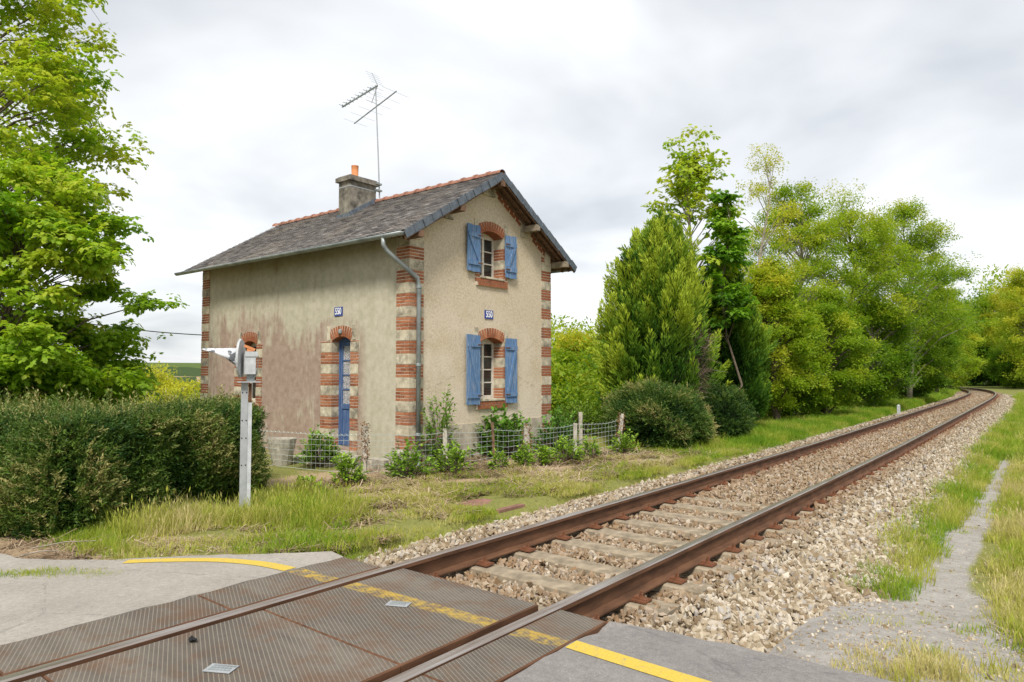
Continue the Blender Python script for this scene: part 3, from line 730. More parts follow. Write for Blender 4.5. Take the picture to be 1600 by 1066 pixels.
# rusty cover plate in the grass
mb = MB(); mb.box((-.36,-.26,-.03), (.36,.26,.006)); mb.box((-.31,-.21,.006), (.31,.21,.010))
tag(mb.build('cover_plate', M['rustplate'], None, False, (-5.80, 6.72, -.205)), 'flat rust-red cover plate sunk in the grass beside the stones', 'cover plate')

# ------------------------------------------------------------------ the crossing keeper's house
HX, HXB, HY, HYB, HZ = -9.3, -17.0, 8.5, 12.9, -.40
RID, RZ, SL = 10.7, 5.62, .61                       # ridge line, ridge height, roof slope
def roof_z(y): return RZ - abs(y - RID)*SL
house = thing('house', 'narrow rendered railway house with brick and stone corners and blue shutters', 'house', (HX, HY, HZ))
HINV = Matrix.Translation((-HX, -HY, -HZ))
def hp(name, mb, mats, smooth=False, label=None):
    o = mb.build(name, mats, house, smooth) if isinstance(mb, MB) else link(name, mb, house)
    o.matrix_parent_inverse = HINV
    if label: o['label'] = label
    return o
def arch_pts(u0, u1, zs, rise, n=9):
    c = (u0+u1)/2; h = (u1-u0)/2; Rr = (h*h + rise*rise)/(2*rise); zc = zs + rise - Rr; a = math.asin(h/Rr)
    return [(c + Rr*math.sin(t), zc + Rr*math.cos(t)) for t in np.linspace(a, -a, n)], (c, zc, Rr, a)
def wall_panel(name, outer, holes, mp, mpb, mat):
    """outer and holes as (u,z) loops; mp front mapping, mpb back mapping"""
    bm = bmesh.new(); loops = []
    for lp in [outer] + holes:
        vs = [bm.verts.new(mp(*p)) for p in lp]; loops.append(vs)
        for i in range(len(vs)): bm.edges.new((vs[i], vs[(i+1) % len(vs)]))
    bmesh.ops.triangle_fill(bm, use_beauty=True, use_dissolve=False, edges=list(bm.edges))
    front = list(bm.faces); vmap = {}
    for lp, vs in zip([outer] + holes, loops):
        for p, v in zip(lp, vs): vmap[v] = bm.verts.new(mpb(*p))
    for f in front: bm.faces.new([vmap[v] for v in reversed(f.verts)])
    for vs in loops:
        for i in range(len(vs)):
            a, b = vs[i], vs[(i+1) % len(vs)]; bm.faces.new((a, b, vmap[b], vmap[a]))
    bmesh.ops.recalc_face_normals(bm, faces=bm.faces)
    me = bpy.data.meshes.new(name); bm.to_mesh(me); bm.free(); me.materials.append(mat); return hp(name, me, None)
TH = .36
# openings
DOOR = dict(u0=-11.60, u1=-10.99, z0=-.02, zs=2.12, rise=.09)
WINS = dict(u0=-15.04, u1=-14.43, z0=.80, zs=2.12, rise=.09)
WLOW = dict(u0=10.42, u1=11.16, z0=.93, zs=2.10, rise=.11)
WUP = dict(u0=10.42, u1=11.16, z0=3.46, zs=4.33, rise=.11)
def hole(d): return [(d['u0'], d['z0']), (d['u1'], d['z0'])] + arch_pts(d['u0'], d['u1'], d['zs'], d['rise'])[0]
side = lambda d: (lambda u, z: (u, HY - d, z)); gab = lambda d: (lambda u, z: (HX + d, u, z))
wt = roof_z(HY) - .10
wall_panel('wall', [(HXB, HZ), (HX, HZ), (HX, wt), (HXB, wt)], [hole(DOOR), hole(WINS)], side(0), side(-TH), M['side'])['label'] = 'olive grey side wall with reddish weathering'
gtop = [(HYB, HZ), (HYB, wt), (RID, RZ-.10), (HY+.002, wt), (HY+.002, HZ)]
wall_panel('wall', gtop[::-1], [hole(WLOW), hole(WUP)], gab(-.001), gab(-TH), M['gable'])['label'] = 'beige roughcast gable wall with cracks'
wall_panel('wall', [(HXB+.002, HZ), (HX-.002, HZ), (HX-.002, wt), (HXB+.002, wt)], [], lambda u, z: (u, HYB-.001, z), lambda u, z: (u, HYB-TH, z), M['side'])
wall_panel('wall', [(HYB, HZ), (HYB, wt), (RID, RZ-.10), (HY+.004, wt), (HY+.004, HZ)], [], lambda u, z: (HXB, u, z), lambda u, z: (HXB+TH, u, z), M['gable'])

BRK = {}; NBR = [0]
fill = MB()
def brick(parent, c, size, rot=None, mat='brick', name='brick'):
    if name == 'brick' and (parent is None or NBR[0] >= 300):
        E_ = Euler(rot or (0,0,0)).to_matrix().to_4x4(); fill.obox(Matrix.Translation(c) @ E_, *size); return
    key = (mat, name) + tuple(round(s, 3) for s in size)
    if key not in BRK:
        mb = MB(); x, y, z = (s/2 for s in size); mb.box((-x,-y,-z), (x,y,z)); BRK[key] = mb.mesh(name, M[mat])
    o = link(name, BRK[key], parent, c)
    if rot: o.rotation_euler = rot
    if name == 'brick': NBR[0] += 1
    return o
def fbox(pl, u0, u1, z0, z1, dep, proud):
    """centre and size of a block set in a wall face (pl 's' side wall, 'g' gable)"""
    if pl == 's': return ((u0+u1)/2, HY - proud + dep/2, (z0+z1)/2), (u1-u0, dep, z1-z0)
    return (HX + proud - dep/2, (u0+u1)/2, (z0+z1)/2), (dep, u1-u0, z1-z0)
CO = .0605                                          # course height
def bands(z0, z1, brick_first=True, nb=4, st=.195):
    o = []; z = z0; b = brick_first
    while z < z1 - .03:
        h = nb*CO if b else st; e = min(z+h, z1); o.append((b, z, e)); z = e; b = not b
    return o
def jamb(pl, par, edge, outer, z0, z1, single=True, first=True):
    """brick and stone bands beside an opening; pieces run deep so the reveal shows them"""
    sg = 1 if outer > edge else -1; W = abs(outer-edge); lo, hi = min(edge, outer), max(edge, outer)
    mo = MB(); c, s = fbox(pl, lo - (.002 if sg > 0 else 0), hi + (.002 if sg < 0 else 0), z0, z1, .30, .005)
    mo.obox(Matrix.Translation(c), *s); mo_o = mo.build('mortar', M['mortar'], par)
    for bi, (isb, a, b) in enumerate(bands(z0, z1, first)):
        if not isb:
            ww = W + (.0 if bi % 4 == 1 else .0)
            c, s = fbox(pl, min(edge - sg*.007, edge + sg*ww), max(edge - sg*.007, edge + sg*ww), a+.005, b-.005, .30, .013)
            brick(par, c, s, None, 'stone', 'stone_block'); continue
        zz = a; k = 0
        while zz < b - .02:
            cut = .215 if k % 2 == 0 else .105
            segs = [(0, W)] if W < .13 else [(0, min(cut, W-.06)), (min(cut, W-.06)+.011, W)]
            for (p, q) in segs:
                e0, e1 = edge + sg*(p if p else -.007), edge + sg*q
                c, s = fbox(pl, min(e0, e1), max(e0, e1), zz+.008, min(zz+CO, b)-.008, .29 if p == 0 else .1, .0125 + random.uniform(-.002, .002))
                brick(par if single else None, c, s)
            zz += CO; k += 1
def arch(pl, par, d, n, h, single=True):
    pts, (c, zc, Rr, a) = arch_pts(d['u0'], d['u1'], d['zs'], d['rise']); a = a*1.0
    for t in [(-1 + 2*(i+.5)/n)*a for i in range(n)]:
        rr = Rr + h/2 - .006; u, z = c + rr*math.sin(t), zc + rr*math.cos(t); wd = 2*a*Rr/n - .006
        if pl == 's': brick(par if single else None, (u, HY - .014 + .15, z), (wd, .30, h), (0, t, 0))
        else: brick(par if single else None, (HX + .014 - .15, u, z), (.30, wd, h), (-t, 0, 0))
    o_pts = [(c + (Rr+h-.012)*math.sin(t), zc + (Rr+h-.012)*math.cos(t)) for t in np.linspace(-a, a, 13)]
    i_pts = [(c + (Rr-.002)*math.sin(t), zc + (Rr-.002)*math.cos(t)) for t in np.linspace(a, -a, 13)]
    mo = MB(); lp = o_pts + i_pts; n2 = len(lp)
    f_ = [(u, HY-.006, z) if pl == 's' else (HX+.006, u, z) for u, z in lp]; b_ = [(u, HY+.28, z) if pl == 's' else (HX-.28, u, z) for u, z in lp]
    m_ = 13
    fs = [(i, i+1, n2-2-i, n2-1-i) for i in range(m_-1)] + [(n2+i, n2+i+1, 2*n2-2-i, 2*n2-1-i) for i in range(m_-1)] + [(i, (i+1) % n2, n2+(i+1) % n2, n2+i) for i in range(n2)]
    mo.add(f_ + b_, fs); mo.build('mortar', M['mortar'], par)
    for sg, e in ((-1, d['u0']), (1, d['u1'])):
        e0 = e - sg*.004; e1 = e + sg*.16; e0 += sg*math.sin(a)*.0
        ca_, s_ = fbox(pl, min(e0+sg*.055, e1), max(e0+sg*.055, e1), d['zs']+.012, d['zs']+.30, .28, .0155)
        brick(par, ca_, s_, None, 'stone', 'stone_block')
def surround(name, label, pl, d, wl, wr, zb, nv, h, single=True):
    par = hp(name, MB_stub(), M['mortar']); par['label'] = label
    jamb(pl, par, d['u0'], d['u0']-wl, zb, d['zs'], single); jamb(pl, par, d['u1'], d['u1']+wr, zb, d['zs'], single)
    arch(pl, par, d, nv, h, single); return par
def MB_stub():
    mb = MB(); mb.box((HX-1.0, HY+1, 0), (HX-.99, HY+1.01, .01)); return mb      # tiny core hidden inside the wall

def quoin(label, x, y, sx, sy, single, z1):
    """corner pier: sx, sy point from the corner into the building"""
    par = hp('quoin', MB_stub(), M['mortar'], label=label); W = .345
    mo = MB(); mo.box((min(x-sx*.006, x+sx*W), min(y-sy*.006, y+sy*W), HZ), (max(x-sx*.006, x+sx*W), max(y-sy*.006, y+sy*W), z1)); mo.build('mortar', M['mortar'], par)
    for bi, (isb, a, b) in enumerate(bands(-.36, z1, True)):
        if not isb:
            x0, x1_ = x - sx*.015, x + sx*W; y0, y1_ = y - sy*.015, y + sy*W
            spl = .18 if bi % 4 == 1 else .0
            brick(par, ((x0+x1_)/2, (y0+y1_)/2, (a+b)/2), (abs(x1_-x0), abs(y1_-y0), b-a-.01), None, 'stone', 'stone_block'); continue
        zz = a; k = 0
        while zz < b-.02:
            e = min(zz+CO, b); zc = (zz+e)/2; hh = e-zz-.016; j = random.uniform(.011, .016)
            la, lb_ = (.22, .105) if k % 2 == 0 else (.105, .22)
            def put(u0, u1, v0, v1):
                xs = sorted((x+sx*u0, x+sx*u1)); ys_ = sorted((y+sy*v0, y+sy*v1))
                brick(par if single else None, (sum(xs)/2, sum(ys_)/2, zc), (xs[1]-xs[0], ys_[1]-ys_[0], hh))
            put(-j, la, -j, lb_); put(la+.011, W, -.0125, .1); put(-.0125, .1, lb_+.011, W)
            zz += CO; k += 1
    return par
quoin('near corner of brick and sooty pale stone bands', HX, HY, -1, 1, True, roof_z(HY)-.14)
surround('door_surround', 'brick and stone surround of the blue door', 's', DOOR, .36, .24, -.10, 11, .215)
surround('window_surround', 'brick and stone surround of the lower gable window', 'g', WLOW, .13, .13, WLOW['z0']-.02, 12, .20)
surround('window_surround', 'brick and stone surround of the upper gable window', 'g', WUP, .13, .13, WUP['z0']-.02, 12, .20)
surround('window_surround', 'brick and stone surround of the side window', 's', WINS, .34, .24, .70, 11, .215)
quoin('brick and stone bands of the gable corner away from the door', HX, HYB, -1, -1, False, roof_z(HY)-.14)
quoin('brick and stone bands of the far side-wall corner', HXB, HY, 1, 1, False, roof_z(HY)-.14)
# raking brick course under the verge with stone blocks
rk = hp('raking_course', MB_stub(), M['mortar'], label='brick course with pale blocks under the gable verge')
for sg in (-1, 1):
    th = math.atan(SL)
    def at_s(yo, drop): return (HX, RID + sg*yo, RZ - yo*SL - .10 - drop)
    mo = MB(); a_, b_ = at_s(.12, .10), at_s(2.12, .10); mo.beam((HX-.05, a_[1], a_[2]), (HX-.05, b_[1], b_[2]), .112, .17); mo.build('mortar', M['mortar'], rk)
    s = .24
    while s < 2.0:
        if not (1.02 < s < 1.30):
            for row in range(2):
                yo = s + (.05 if row else 0); p = at_s(yo+.09, .055 + row*.078)
                brick(rk, (HX-.04, p[1], p[2]), (.115 + random.uniform(-.003, .003), .19, .066), (-sg*th, 0, 0))
        s += .202
    for yo, wd_ in ((1.20, .24), (2.06, .2)):
        p = at_s(yo, .16); brick(rk, (HX-.03, p[1], p[2]), (.13, wd_, .30), None, 'stone', 'stone_block')
brick(rk, (HX-.03, RID, RZ-.32), (.134, .36, .26), None, 'stone', 'stone_block')
# sills
def sill(pl, d, label, rows=2):
    par = hp('sill', MB_stub(), M['mortar'], label=label); u0, u1 = d['u0']-.13, d['u1']+.13
    c, s = fbox(pl, u0+.01, u1-.01, d['z0']-.20, d['z0']-.035, .2, .03); mo = MB(); mo.obox(Matrix.Translation(c), *s); mo.build('mortar', M['mortar'], par)
    for r_ in range(rows):
        u = u0 + (.06 if r_ % 2 else 0)
        while u < u1 - .05:
            e = min(u+.205, u1); c, s = fbox(pl, u, e, d['z0']-.115-r_*.08, d['z0']-.045-r_*.08, .22, .04); brick(par, c, s); u = e + .011
    c, s = fbox(pl, d['u0']-.02, d['u1']+.02, d['z0']-.035, d['z0']+.004, .42, .055); brick(par, c, s, None, 'stone', 'sill_slab')
sill('g', WLOW, 'broken brick sill under the lower gable window'); sill('g', WUP, 'brick sill under the upper gable window'); sill('s', WINS, 'pale sill under the side window', 1)
if fill.f: tag(hp('brickwork', fill, M['brick'], label='further bricks of corners and arches'), kind='stuff')
mb = MB(); mb.box((HX-.01, HY+.35, HZ), (HX+.022, HYB-.35, .46)); hp('plinth', mb, M['plinth'], label='grey rendered plinth at the gable foot')

# windows and door
def window(name, pl, d, dep, rows, label, lace=False):
    u0, u1, z0, zt_ = d['u0']+.004, d['u1']-.004, d['z0']+.004, d['zs']+d['rise']
    def bx(mb, a, b, c, e, y0, y1):
        cc, s = fbox(pl, a, b, c, e, abs(y1-y0), -min(y0, y1)); mb.obox(Matrix.Translation(cc), *s)
    fr = MB(); bx(fr, u0, u0+.05, z0, zt_, dep, dep+.06); bx(fr, u1-.05, u1, z0, zt_, dep, dep+.06); bx(fr, u0+.05, u1-.05, z0, z0+.06, dep, dep+.06); bx(fr, u0+.05, u1-.05, zt_-.13, zt_, dep, dep+.06)
    wn_ = hp(name, fr, M['white'], label=label)
    cu = (u0+u1)/2; st = MB(); bx(st, cu-.03, cu+.03, z0+.06, zt_-.13, dep-.012, dep+.05); st.build('mullion', M['white'], wn_)
    hh = (zt_-.13-z0-.06)/rows
    for r_ in range(1, rows):
        for (a, b) in ((u0+.05, cu-.03), (cu+.03, u1-.05)):
            g = MB(); bx(g, a, b, z0+.06+r_*hh-.013, z0+.06+r_*hh+.013, dep+.008, dep+.045); g.build('glazing_bar', M['white'], wn_)
    for r_ in range(rows):
        for (a, b) in ((u0+.05, cu-.03), (cu+.03, u1-.05)):
            g = MB(); bx(g, a, b, z0+.06+r_*hh, z0+.06+(r_+1)*hh, dep+.028, dep+.034); g.build('pane', M['glass'], wn_)
    return wn_
window('window', 'g', WLOW, .24, 4, 'white lower gable window'); window('window', 'g', WUP, .24, 3, 'white upper gable window'); window('window', 's', WINS, .2, 3, 'white side window')
d = DOOR; u0, u1, zt_ = d['u0']+.004, d['u1']-.004, d['zs']+d['rise']; dep = .17
def bxs(mb, a, b, c, e, y0, y1): mb.box((a, HY+y0, c), (b, HY+y1, e))
dr = MB(); bxs(dr, u0, u0+.045, .0, zt_, dep, dep+.07); bxs(dr, u1-.045, u1, .0, zt_, dep, dep+.07); bxs(dr, u0+.045, u1-.045, zt_-.10, zt_, dep, dep+.07)
door = hp('door', dr, M['bluedoor'], label='blue wooden door with lace behind its panes')
a, b = u0+.047, u1-.047
lf = MB(); bxs(lf, a, a+.052, .01, zt_-.102, dep+.015, dep+.06); bxs(lf, b-.052, b, .01, zt_-.102, dep+.015, dep+.06); bxs(lf, a+.052, b-.052, .01, .13, dep+.016, dep+.058); bxs(lf, a+.052, b-.052, .74, .84, dep+.016, dep+.058); bxs(lf, a+.052, b-.052, zt_-.19, zt_-.103, dep+.016, dep+.058); lf.build('leaf_frame', M['bluedoor'], door)
pl_ = MB(); bxs(pl_, a+.052, b-.052, .13, .74, dep+.035, dep+.05); pl_.build('panel', M['bluedoor'], door)
for i in range(3):
    g = MB(); x_ = a+.052+(b-a-.104)*(i+.5)/3; bxs(g, x_-.045, x_+.045, .16, .71, dep+.027, dep+.036); g.build('panel_board', M['bluedoor'], door)
nr = 4; hh = (zt_-.19-.84)/nr
for i in range(nr):
    g = MB(); bxs(g, a+.052, b-.052, .84+i*hh, .84+(i+1)*hh, dep+.038, dep+.042); g.build('pane', M['lace'], door)
    if i: g = MB(); bxs(g, a+.052, b-.052, .84+i*hh-.012, .84+i*hh+.012, dep+.022, dep+.05); g.build('glazing_bar', M['bluedoor'], door)
g = MB(); g.tube([(b-.04, HY+dep+.015, .98), (b-.04, HY+dep-.04, .98), (b-.11, HY+dep-.04, .98)], .009, 6); g.build('handle', M['zinc'], door)
mb = MB(); mb.lathe((-11.30, HY-.03, 2.30), [(.03,-.05),(.045,-.03),(.045,.02),(.02,.05)], 10); hp('wall_lamp', mb, M['zinc'], label='small dark fitting over the door')
# shutters, folded back on the wall
def shutter(hinge, sg, z0, z1, W, ang, flip, label):
    """hinge: Y on the gable; sg the way the leaf lies"""
    t = None; nb = 3; bw = W/nb
    Mx = Matrix.Translation((HX+.045, hinge, 0)) @ Matrix.Rotation(-sg*ang, 4, 'Z')
    def bl(mb, y0, y1, za, zb, x0, x1):
        mb.obox(Mx @ Matrix.Translation(((x0+x1)/2, sg*(y0+y1)/2, (za+zb)/2)), x1-x0, abs(y1-y0), zb-za)
    mb = MB(); bl(mb, 0.0, .012, z0+.1, z1-.1, -.012, -.002); t = hp('shutter', mb, M['blue'], label=label)
    for i in range(nb):
        mb = MB(); bl(mb, i*bw+.003, (i+1)*bw-.003, z0 + random.uniform(-.008, .008), z1 + random.uniform(-.01, .01), 0, .024); mb.build('plank', M['blue'], t)
    for zz in (z0+.18, z1-.20):
        mb = MB(); bl(mb, .01, W-.01, zz-.045, zz+.045, .0245, .048); mb.build('batten', M['blue'], t)
    mb = MB(); p0, p1 = (.05, z0+.225), (W-.06, z1-.245)
    if flip: p0, p1 = (W-.06, z0+.225), (.05, z1-.245)
    A = Mx @ Vector((.036, sg*p0[0], p0[1])); B = Mx @ Vector((.036, sg*p1[0], p1[1])); mb.beam(A, B, .022, .07); mb.build('brace', M['blue'], t)
    for zz in (z0+.18, z1-.20):
        mb = MB(); bl(mb, -.04, .10, zz-.012, zz+.012, .0485, .055); mb.build('hinge', M['rail'], t)
shutter(WLOW['u0']-.04, -1, .83, 2.24, .41, .03, False, 'wide-looking blue shutter, lower window, corner side')
shutter(WLOW['u1']+.05, 1, .83, 2.20, .35, .05, False, 'blue shutter, lower window, far side')
shutter(WUP['u0']-.04, -1, 3.52, 4.47, .40, .03, False, 'blue shutter, upper window, corner side')
shutter(WUP['u1']+.04, 1, 3.50, 4.42, .34, .05, False, 'blue shutter, upper window, far side')
# number plates
def plate(pl, u, z, label):
    mb = MB(); c, s = fbox(pl, u-.13, u+.13, z-.09, z+.09, .015, .016); mb.obox(Matrix.Translation(c), *s); p = hp('number_plate', mb, M['plum'], label=label)
    cu = bpy.data.curves.new('digits', 'FONT'); cu.body = '550'; cu.size = .185; cu.align_x = 'CENTER'; cu.align_y = 'CENTER'; cu.extrude = .001; cu.offset = .004
    tmp = bpy.data.objects.new('digits_tmp', cu); COL.objects.link(tmp); dg = bpy.context.evaluated_depsgraph_get(); me = bpy.data.meshes.new_from_object(tmp.evaluated_get(dg)); bpy.data.objects.remove(tmp)
    me.materials.clear(); me.materials.append(M['enamel']); me.name = 'digits'
    Rm = Matrix.Rotation(R(90), 4, 'X') if pl == 's' else Matrix.Rotation(R(90), 4, 'Z') @ Matrix.Rotation(R(90), 4, 'X')
    loc = (u, HY-.0185, z) if pl == 's' else (HX+.0185, u, z)
    me.transform(Matrix.Translation(loc) @ Rm @ Matrix.Diagonal((.74, 1, 1, 1))); link('digits', me, p)
plate('s', -11.39, 2.71, 'blue plate reading 550 above the door'); plate('g', 10.71, 2.68, 'blue plate reading 550 on the gable')

# roof
XV, XV2 = -8.92, -17.26; YE = 2.68
rf = MB()
for sg in (-1, 1):
    q = [(0, -.03), (YE, -.03 - YE*SL)]
    P8 = [(x, RID + sg*yo, RZ - yo*SL + dz) for x in (XV2+.02, XV+.02) for (yo, dz) in ((.0, -.028), (YE, -.028), (YE, -.075), (0, -.075))]
    rf.add(P8, [(0,1,2,3),(4,7,6,5),(0,4,5,1),(1,5,6,2),(2,6,7,3),(3,7,4,0)])
roof = hp('roof', rf, M['oldwood'], label='slate roof on dark boards')
# slates, both slopes
sv, sf, tone = [], [], []
th = math.atan(SL); ca_, sa_ = math.cos(th), math.sin(th); Ls = YE/ca_
for sg in (-1, 1):
    rows = 34; ex = Ls/rows
    for r_ in range(rows):
        s0 = Ls - (r_+1)*ex*1.0; x = XV2 + (.09 if r_ % 2 else 0) - .02
        while x < XV+.01:
            w_ = .178 + random.uniform(-.012, .012); x1 = min(x+w_, XV+.012); lift = random.uniform(0, .004)
            up_, dn_ = max(.02, s0 - .06), s0 + ex + random.uniform(-.006, .006)
            b0 = len(sv)
            for (s_, h_) in ((up_, -.014), (dn_, .006+lift)):
                for hh_ in (h_, h_-.009):
                    for xx in (x+.002, x1-.002):
                        sv.append((xx, RID + sg*(s_*ca_ + hh_*sa_), RZ - s_*sa_ + hh_*ca_))
            sf += [tuple(b0+i for i in f) for f in ((0,1,5,4),(4,5,7,6),(0,4,6,2),(1,3,7,5))]
            t_ = min(1, max(0, random.gauss(.45, .22))); tone += [t_]*8
            x = x1 + .001
me = bpy.data.meshes.new('slates'); me.from_pydata(sv, [], sf); me.materials.append(M['slate'])
me.attributes.new('tone', 'FLOAT', 'POINT').data.foreach_set('value', np.array(tone, np.float32))
tag(link('slates', me, roof), 'overlapping weathered slates', kind='stuff')
# verge slates hung on the gable edge
vm = {}
for sg in (-1, 1):
    n = 12; stp = Ls/n
    for i in range(n):
        s_ = (i+.5)*stp; yo = s_*ca_; zz = RZ - s_*sa_ - .085
        mb = MB(); ln = stp*1.06; hh = .145 + random.uniform(-.01, .01)
        mb.obox(Matrix.Translation((XV+.028+.004*(i % 2), RID+sg*yo, zz)) @ Matrix.Rotation(-sg*th, 4, 'X') @ Matrix.Rotation(R(3), 4, 'Z'), .010, ln, hh)
        mb.build('verge_slate', M['verge'], roof)
for sg in (-1, 1):
    mb = MB(); mb.beam((XV-.0, RID+sg*.03, RZ-.13), (XV-.0, RID+sg*YE, RZ-.13-YE*SL+.02), .022, .15); mb.build('barge_board', M['oldwood'], roof)
    for xo in (.17, .34):
        mb = MB(); mb.beam((XV-xo, RID+sg*.05, RZ-.125), (XV-xo, RID+sg*YE, RZ-.125-YE*SL+.03), .05, .08); mb.build('rafter', M['oldwood'], roof)
for yo in (-2.30, -1.20, 0, 1.20, 2.30):
    mb = MB(); z_ = RZ - abs(yo)*SL - .24; mb.obox(Matrix.Translation((-9.1, RID+yo, z_)), .42, .13, .13); mb.build('purlin', M['purlin'] if yo > 0 else M['oldwood'], roof)
# ridge tiles
nrt = 23; L = (XV-XV2)/nrt
for i in range(nrt):
    x0 = XV2 + i*L; mb = MB(); n = 8; vs = []; fs = []
    for (x, r_) in ((x0-.02, .118), (x0+.05, .118), (x0+.052, .098), (x0+L+.015, .094)):
        for k in range(n+1):
            a_ = math.pi*(k/n)*1.05 - math.pi*.025; vs.append((x, RID + r_*math.cos(a_), RZ - .035 + r_*.85*math.sin(a_)))
    m_ = n+1
    for a_ in range(3):
        for k in range(n): fs.append((a_*m_+k, a_*m_+k+1, (a_+1)*m_+k+1, (a_+1)*m_+k))
    mb.add(vs, fs); mb.build('ridge_tile', M['terra'], roof)
# gutters
for sg in (-1, 1):
    mb = MB(); yc = RID + sg*(YE+.045); n = 9; vs = []; fs = []
    xs = np.linspace(XV2-.06, -9.05 if sg > 0 else XV+.02, 12)
    for x in xs:
        zc = roof_z(RID+YE) - .045 + (x-XV)*(-.003)
        for r_ in (.066, .060):
            for k in range(n): a_ = math.pi + math.pi*k/(n-1); vs.append((x, yc + r_*math.cos(a_), zc + r_*math.sin(a_)))
    m_ = 2*n
    for i in range(len(xs)-1):
        for k in range(n-1):
            fs.append((i*m_+k, i*m_+k+1, (i+1)*m_+k+1, (i+1)*m_+k)); fs.append((i*m_+n+k, (i+1)*m_+n+k, (i+1)*m_+n+k+1, i*m_+n+k+1))
        fs.append((i*m_, (i+1)*m_, (i+1)*m_+n, i*m_+n)); fs.append((i*m_+n-1, i*m_+2*n-1, (i+1)*m_+2*n-1, (i+1)*m_+n-1))
    for i in (0, len(xs)-1): fs.append(tuple(i*m_+k for k in range(n)))
    mb.add(vs, fs); hp('gutter', mb, M['zinc'], True)
ge = roof_z(RID+YE) - .1
dp = MB(); dp.tube([(-9.42, RID-YE-.045, ge+.02), (-9.42, RID-YE-.045, ge-.12), (-9.40, RID-YE+.02, ge-.22), (-9.26, 8.36, ge-.50), (-9.225, 8.62, ge-.66), (-9.222, 8.66, ge-.80), (-9.222, 8.66, .02)], .042, 10)
pipe = hp('downpipe', dp, M['zinc'], True)
dp = MB(); dp.tube([(-9.222, 8.66, .02), (-9.222, 8.66, -.22), (-9.19, 8.66, -.30)], .05, 10); dp.build('pipe_shoe', M['zinc'], pipe, True)
for z_ in (3.05, 1.62, .35):
    mb = MB(); mb.lathe((-9.222, 8.66, z_), [(.05,-.025),(.053,-.02),(.053,.02),(.05,.025)], 10); mb.box((HX, 8.645, z_-.012), (-9.26, 8.675, z_+.012)); mb.build('pipe_bracket', M['zinc'], pipe)
# chimney
cx0, cx1, cy0, cy1, ctop = -13.32, -12.88, 9.90, 10.66, 6.10
mb = MB(); mb.box((cx0, cy0, 4.9), (cx1, cy1, ctop-.12)); chim = hp('chimney', mb, M['soot'], label='sooty rendered chimney stack')
mb = MB(); mb.box((cx0-.06, cy0-.06, ctop-.12), (cx1+.06, cy1+.06, ctop-.02)); mb.box((cx0-.02, cy0-.02, ctop-.02), (cx1+.02, cy1+.02, ctop+.01)); mb.build('chimney_cap', M['soot'], chim)
mb = MB(); mb.lathe((-13.08, 10.18, ctop), [(.095,0),(.095,.05),(.078,.06),(.085,.30),(.09,.31),(.065,.31),(.06,.1)], 14); mb.build('chimney_pot', M['pot'], chim, True)
mb = MB(); mb.box((cx0-.004, cy0-.004, ctop-.26), (cx1+.004, cy1+.004, ctop-.235)); mb.build('strap_band', M['galv'], chim)
mb = MB(); mb.beam((cx1+.015, cy0-.02, roof_z(cy0)+.03), (cx1+.015, cy1, roof_z(cy1)+.03), .03, .13); mb.box((cx0-.03, cy0-.03, roof_z(cy0)-.03), (cx1+.03, cy0-.001, roof_z(cy0)+.07)); mb.build('flashing', M['verge'], chim)
# door steps
for i, (x0, x1_, y0, y1_, z0, z1_) in enumerate(((-11.95,-10.75,8.10,8.49,-.4,-.06), (-12.05,-10.6,7.72,8.10,-.4,-.18))):
    mb = MB(); mb.box((x0, y0, z0), (x1_, y1_, z1_)); hp('door_step', mb, M['concrete'])

# TV antenna strapped to the chimney
ant = thing('tv_antenna', 'rooftop television antenna on a thin mast behind the chimney', 'antenna', (-12.83, 10.74, 5.6)); AI = Matrix.Translation((12.83, -10.74, -5.6))
def ap(name, mb, mat):
    o = mb.build(name, M[mat], ant); o.matrix_parent_inverse = AI; return o
mb = MB(); mb.tube([(-12.83, 10.74, 5.55), (-12.90, 10.74, 6.7), (-13.03, 10.74, 8.55)], [.017, .016, .014], 8); ap('mast', mb, 'galv')
mb = MB(); mb.box((-12.88, 10.60, 5.86), (-12.79, 10.78, 5.90)); mb.box((-12.89, 10.60, 6.02), (-12.80, 10.78, 6.06)); ap('wall_bracket', mb, 'zinc')
A, B = Vector((-14.35, 10.74, 8.33)), Vector((-12.95, 10.74, 8.52)); mb = MB(); mb.beam(A, B, .03, .03); ap('boom', mb, 'zinc')
for i in range(8):
    p = A.lerp(B, i*.115 + .01); mb = MB(); mb.tube([p + Vector((0,-.11,.03)), p + Vector((0,.11,.03))], .007, 5); mb.beam(p, p+Vector((0,0,.06)), .02, .02); ap('director_rod', mb, 'zinc')
for sg in (-1, 1):
    for k in range(5):
        q = B + Vector((-.02+.03*k*.0, 0, sg*(.06+.075*k))) + Vector((-.10*k*.5, 0, 0)); mb = MB(); mb.tube([q+Vector((0,-.2,0)), q+Vector((0,.2,0))], .003, 5); ap('reflector_rod', mb, 'galv')
    mb = MB(); mb.tube([B, B + Vector((-.22, 0, sg*.38))], .008, 5); ap('reflector_arm', mb, 'zinc')
A, B = Vector((-13.85, 10.74, 7.78)), Vector((-12.25, 10.74, 8.20)); mb = MB(); mb.beam(A, B, .022, .022); ap('boom', mb, 'zinc')
for i in range(6):
    p = A.lerp(B, i/5.3+.03); mb = MB(); l_ = .36 + .06*i/5; mb.tube([p+Vector((.0,-l_,.0)), p+Vector((0,l_,0))], .003, 5); ap('director_rod', mb, 'galv')

# ------------------------------------------------------------------ flashing-light signal post by the hedge
sx_, sy_ = -7.62, 4.36; sz_ = float(gz(sx_, sy_))
sig = thing('crossing_signal', 'white crossing signal with hooded round backboard seen edge-on, on a grey steel post', 'crossing signal', (sx_, sy_, sz_), None, math.atan2(sy_, sx_) - math.atan2(0, -1))
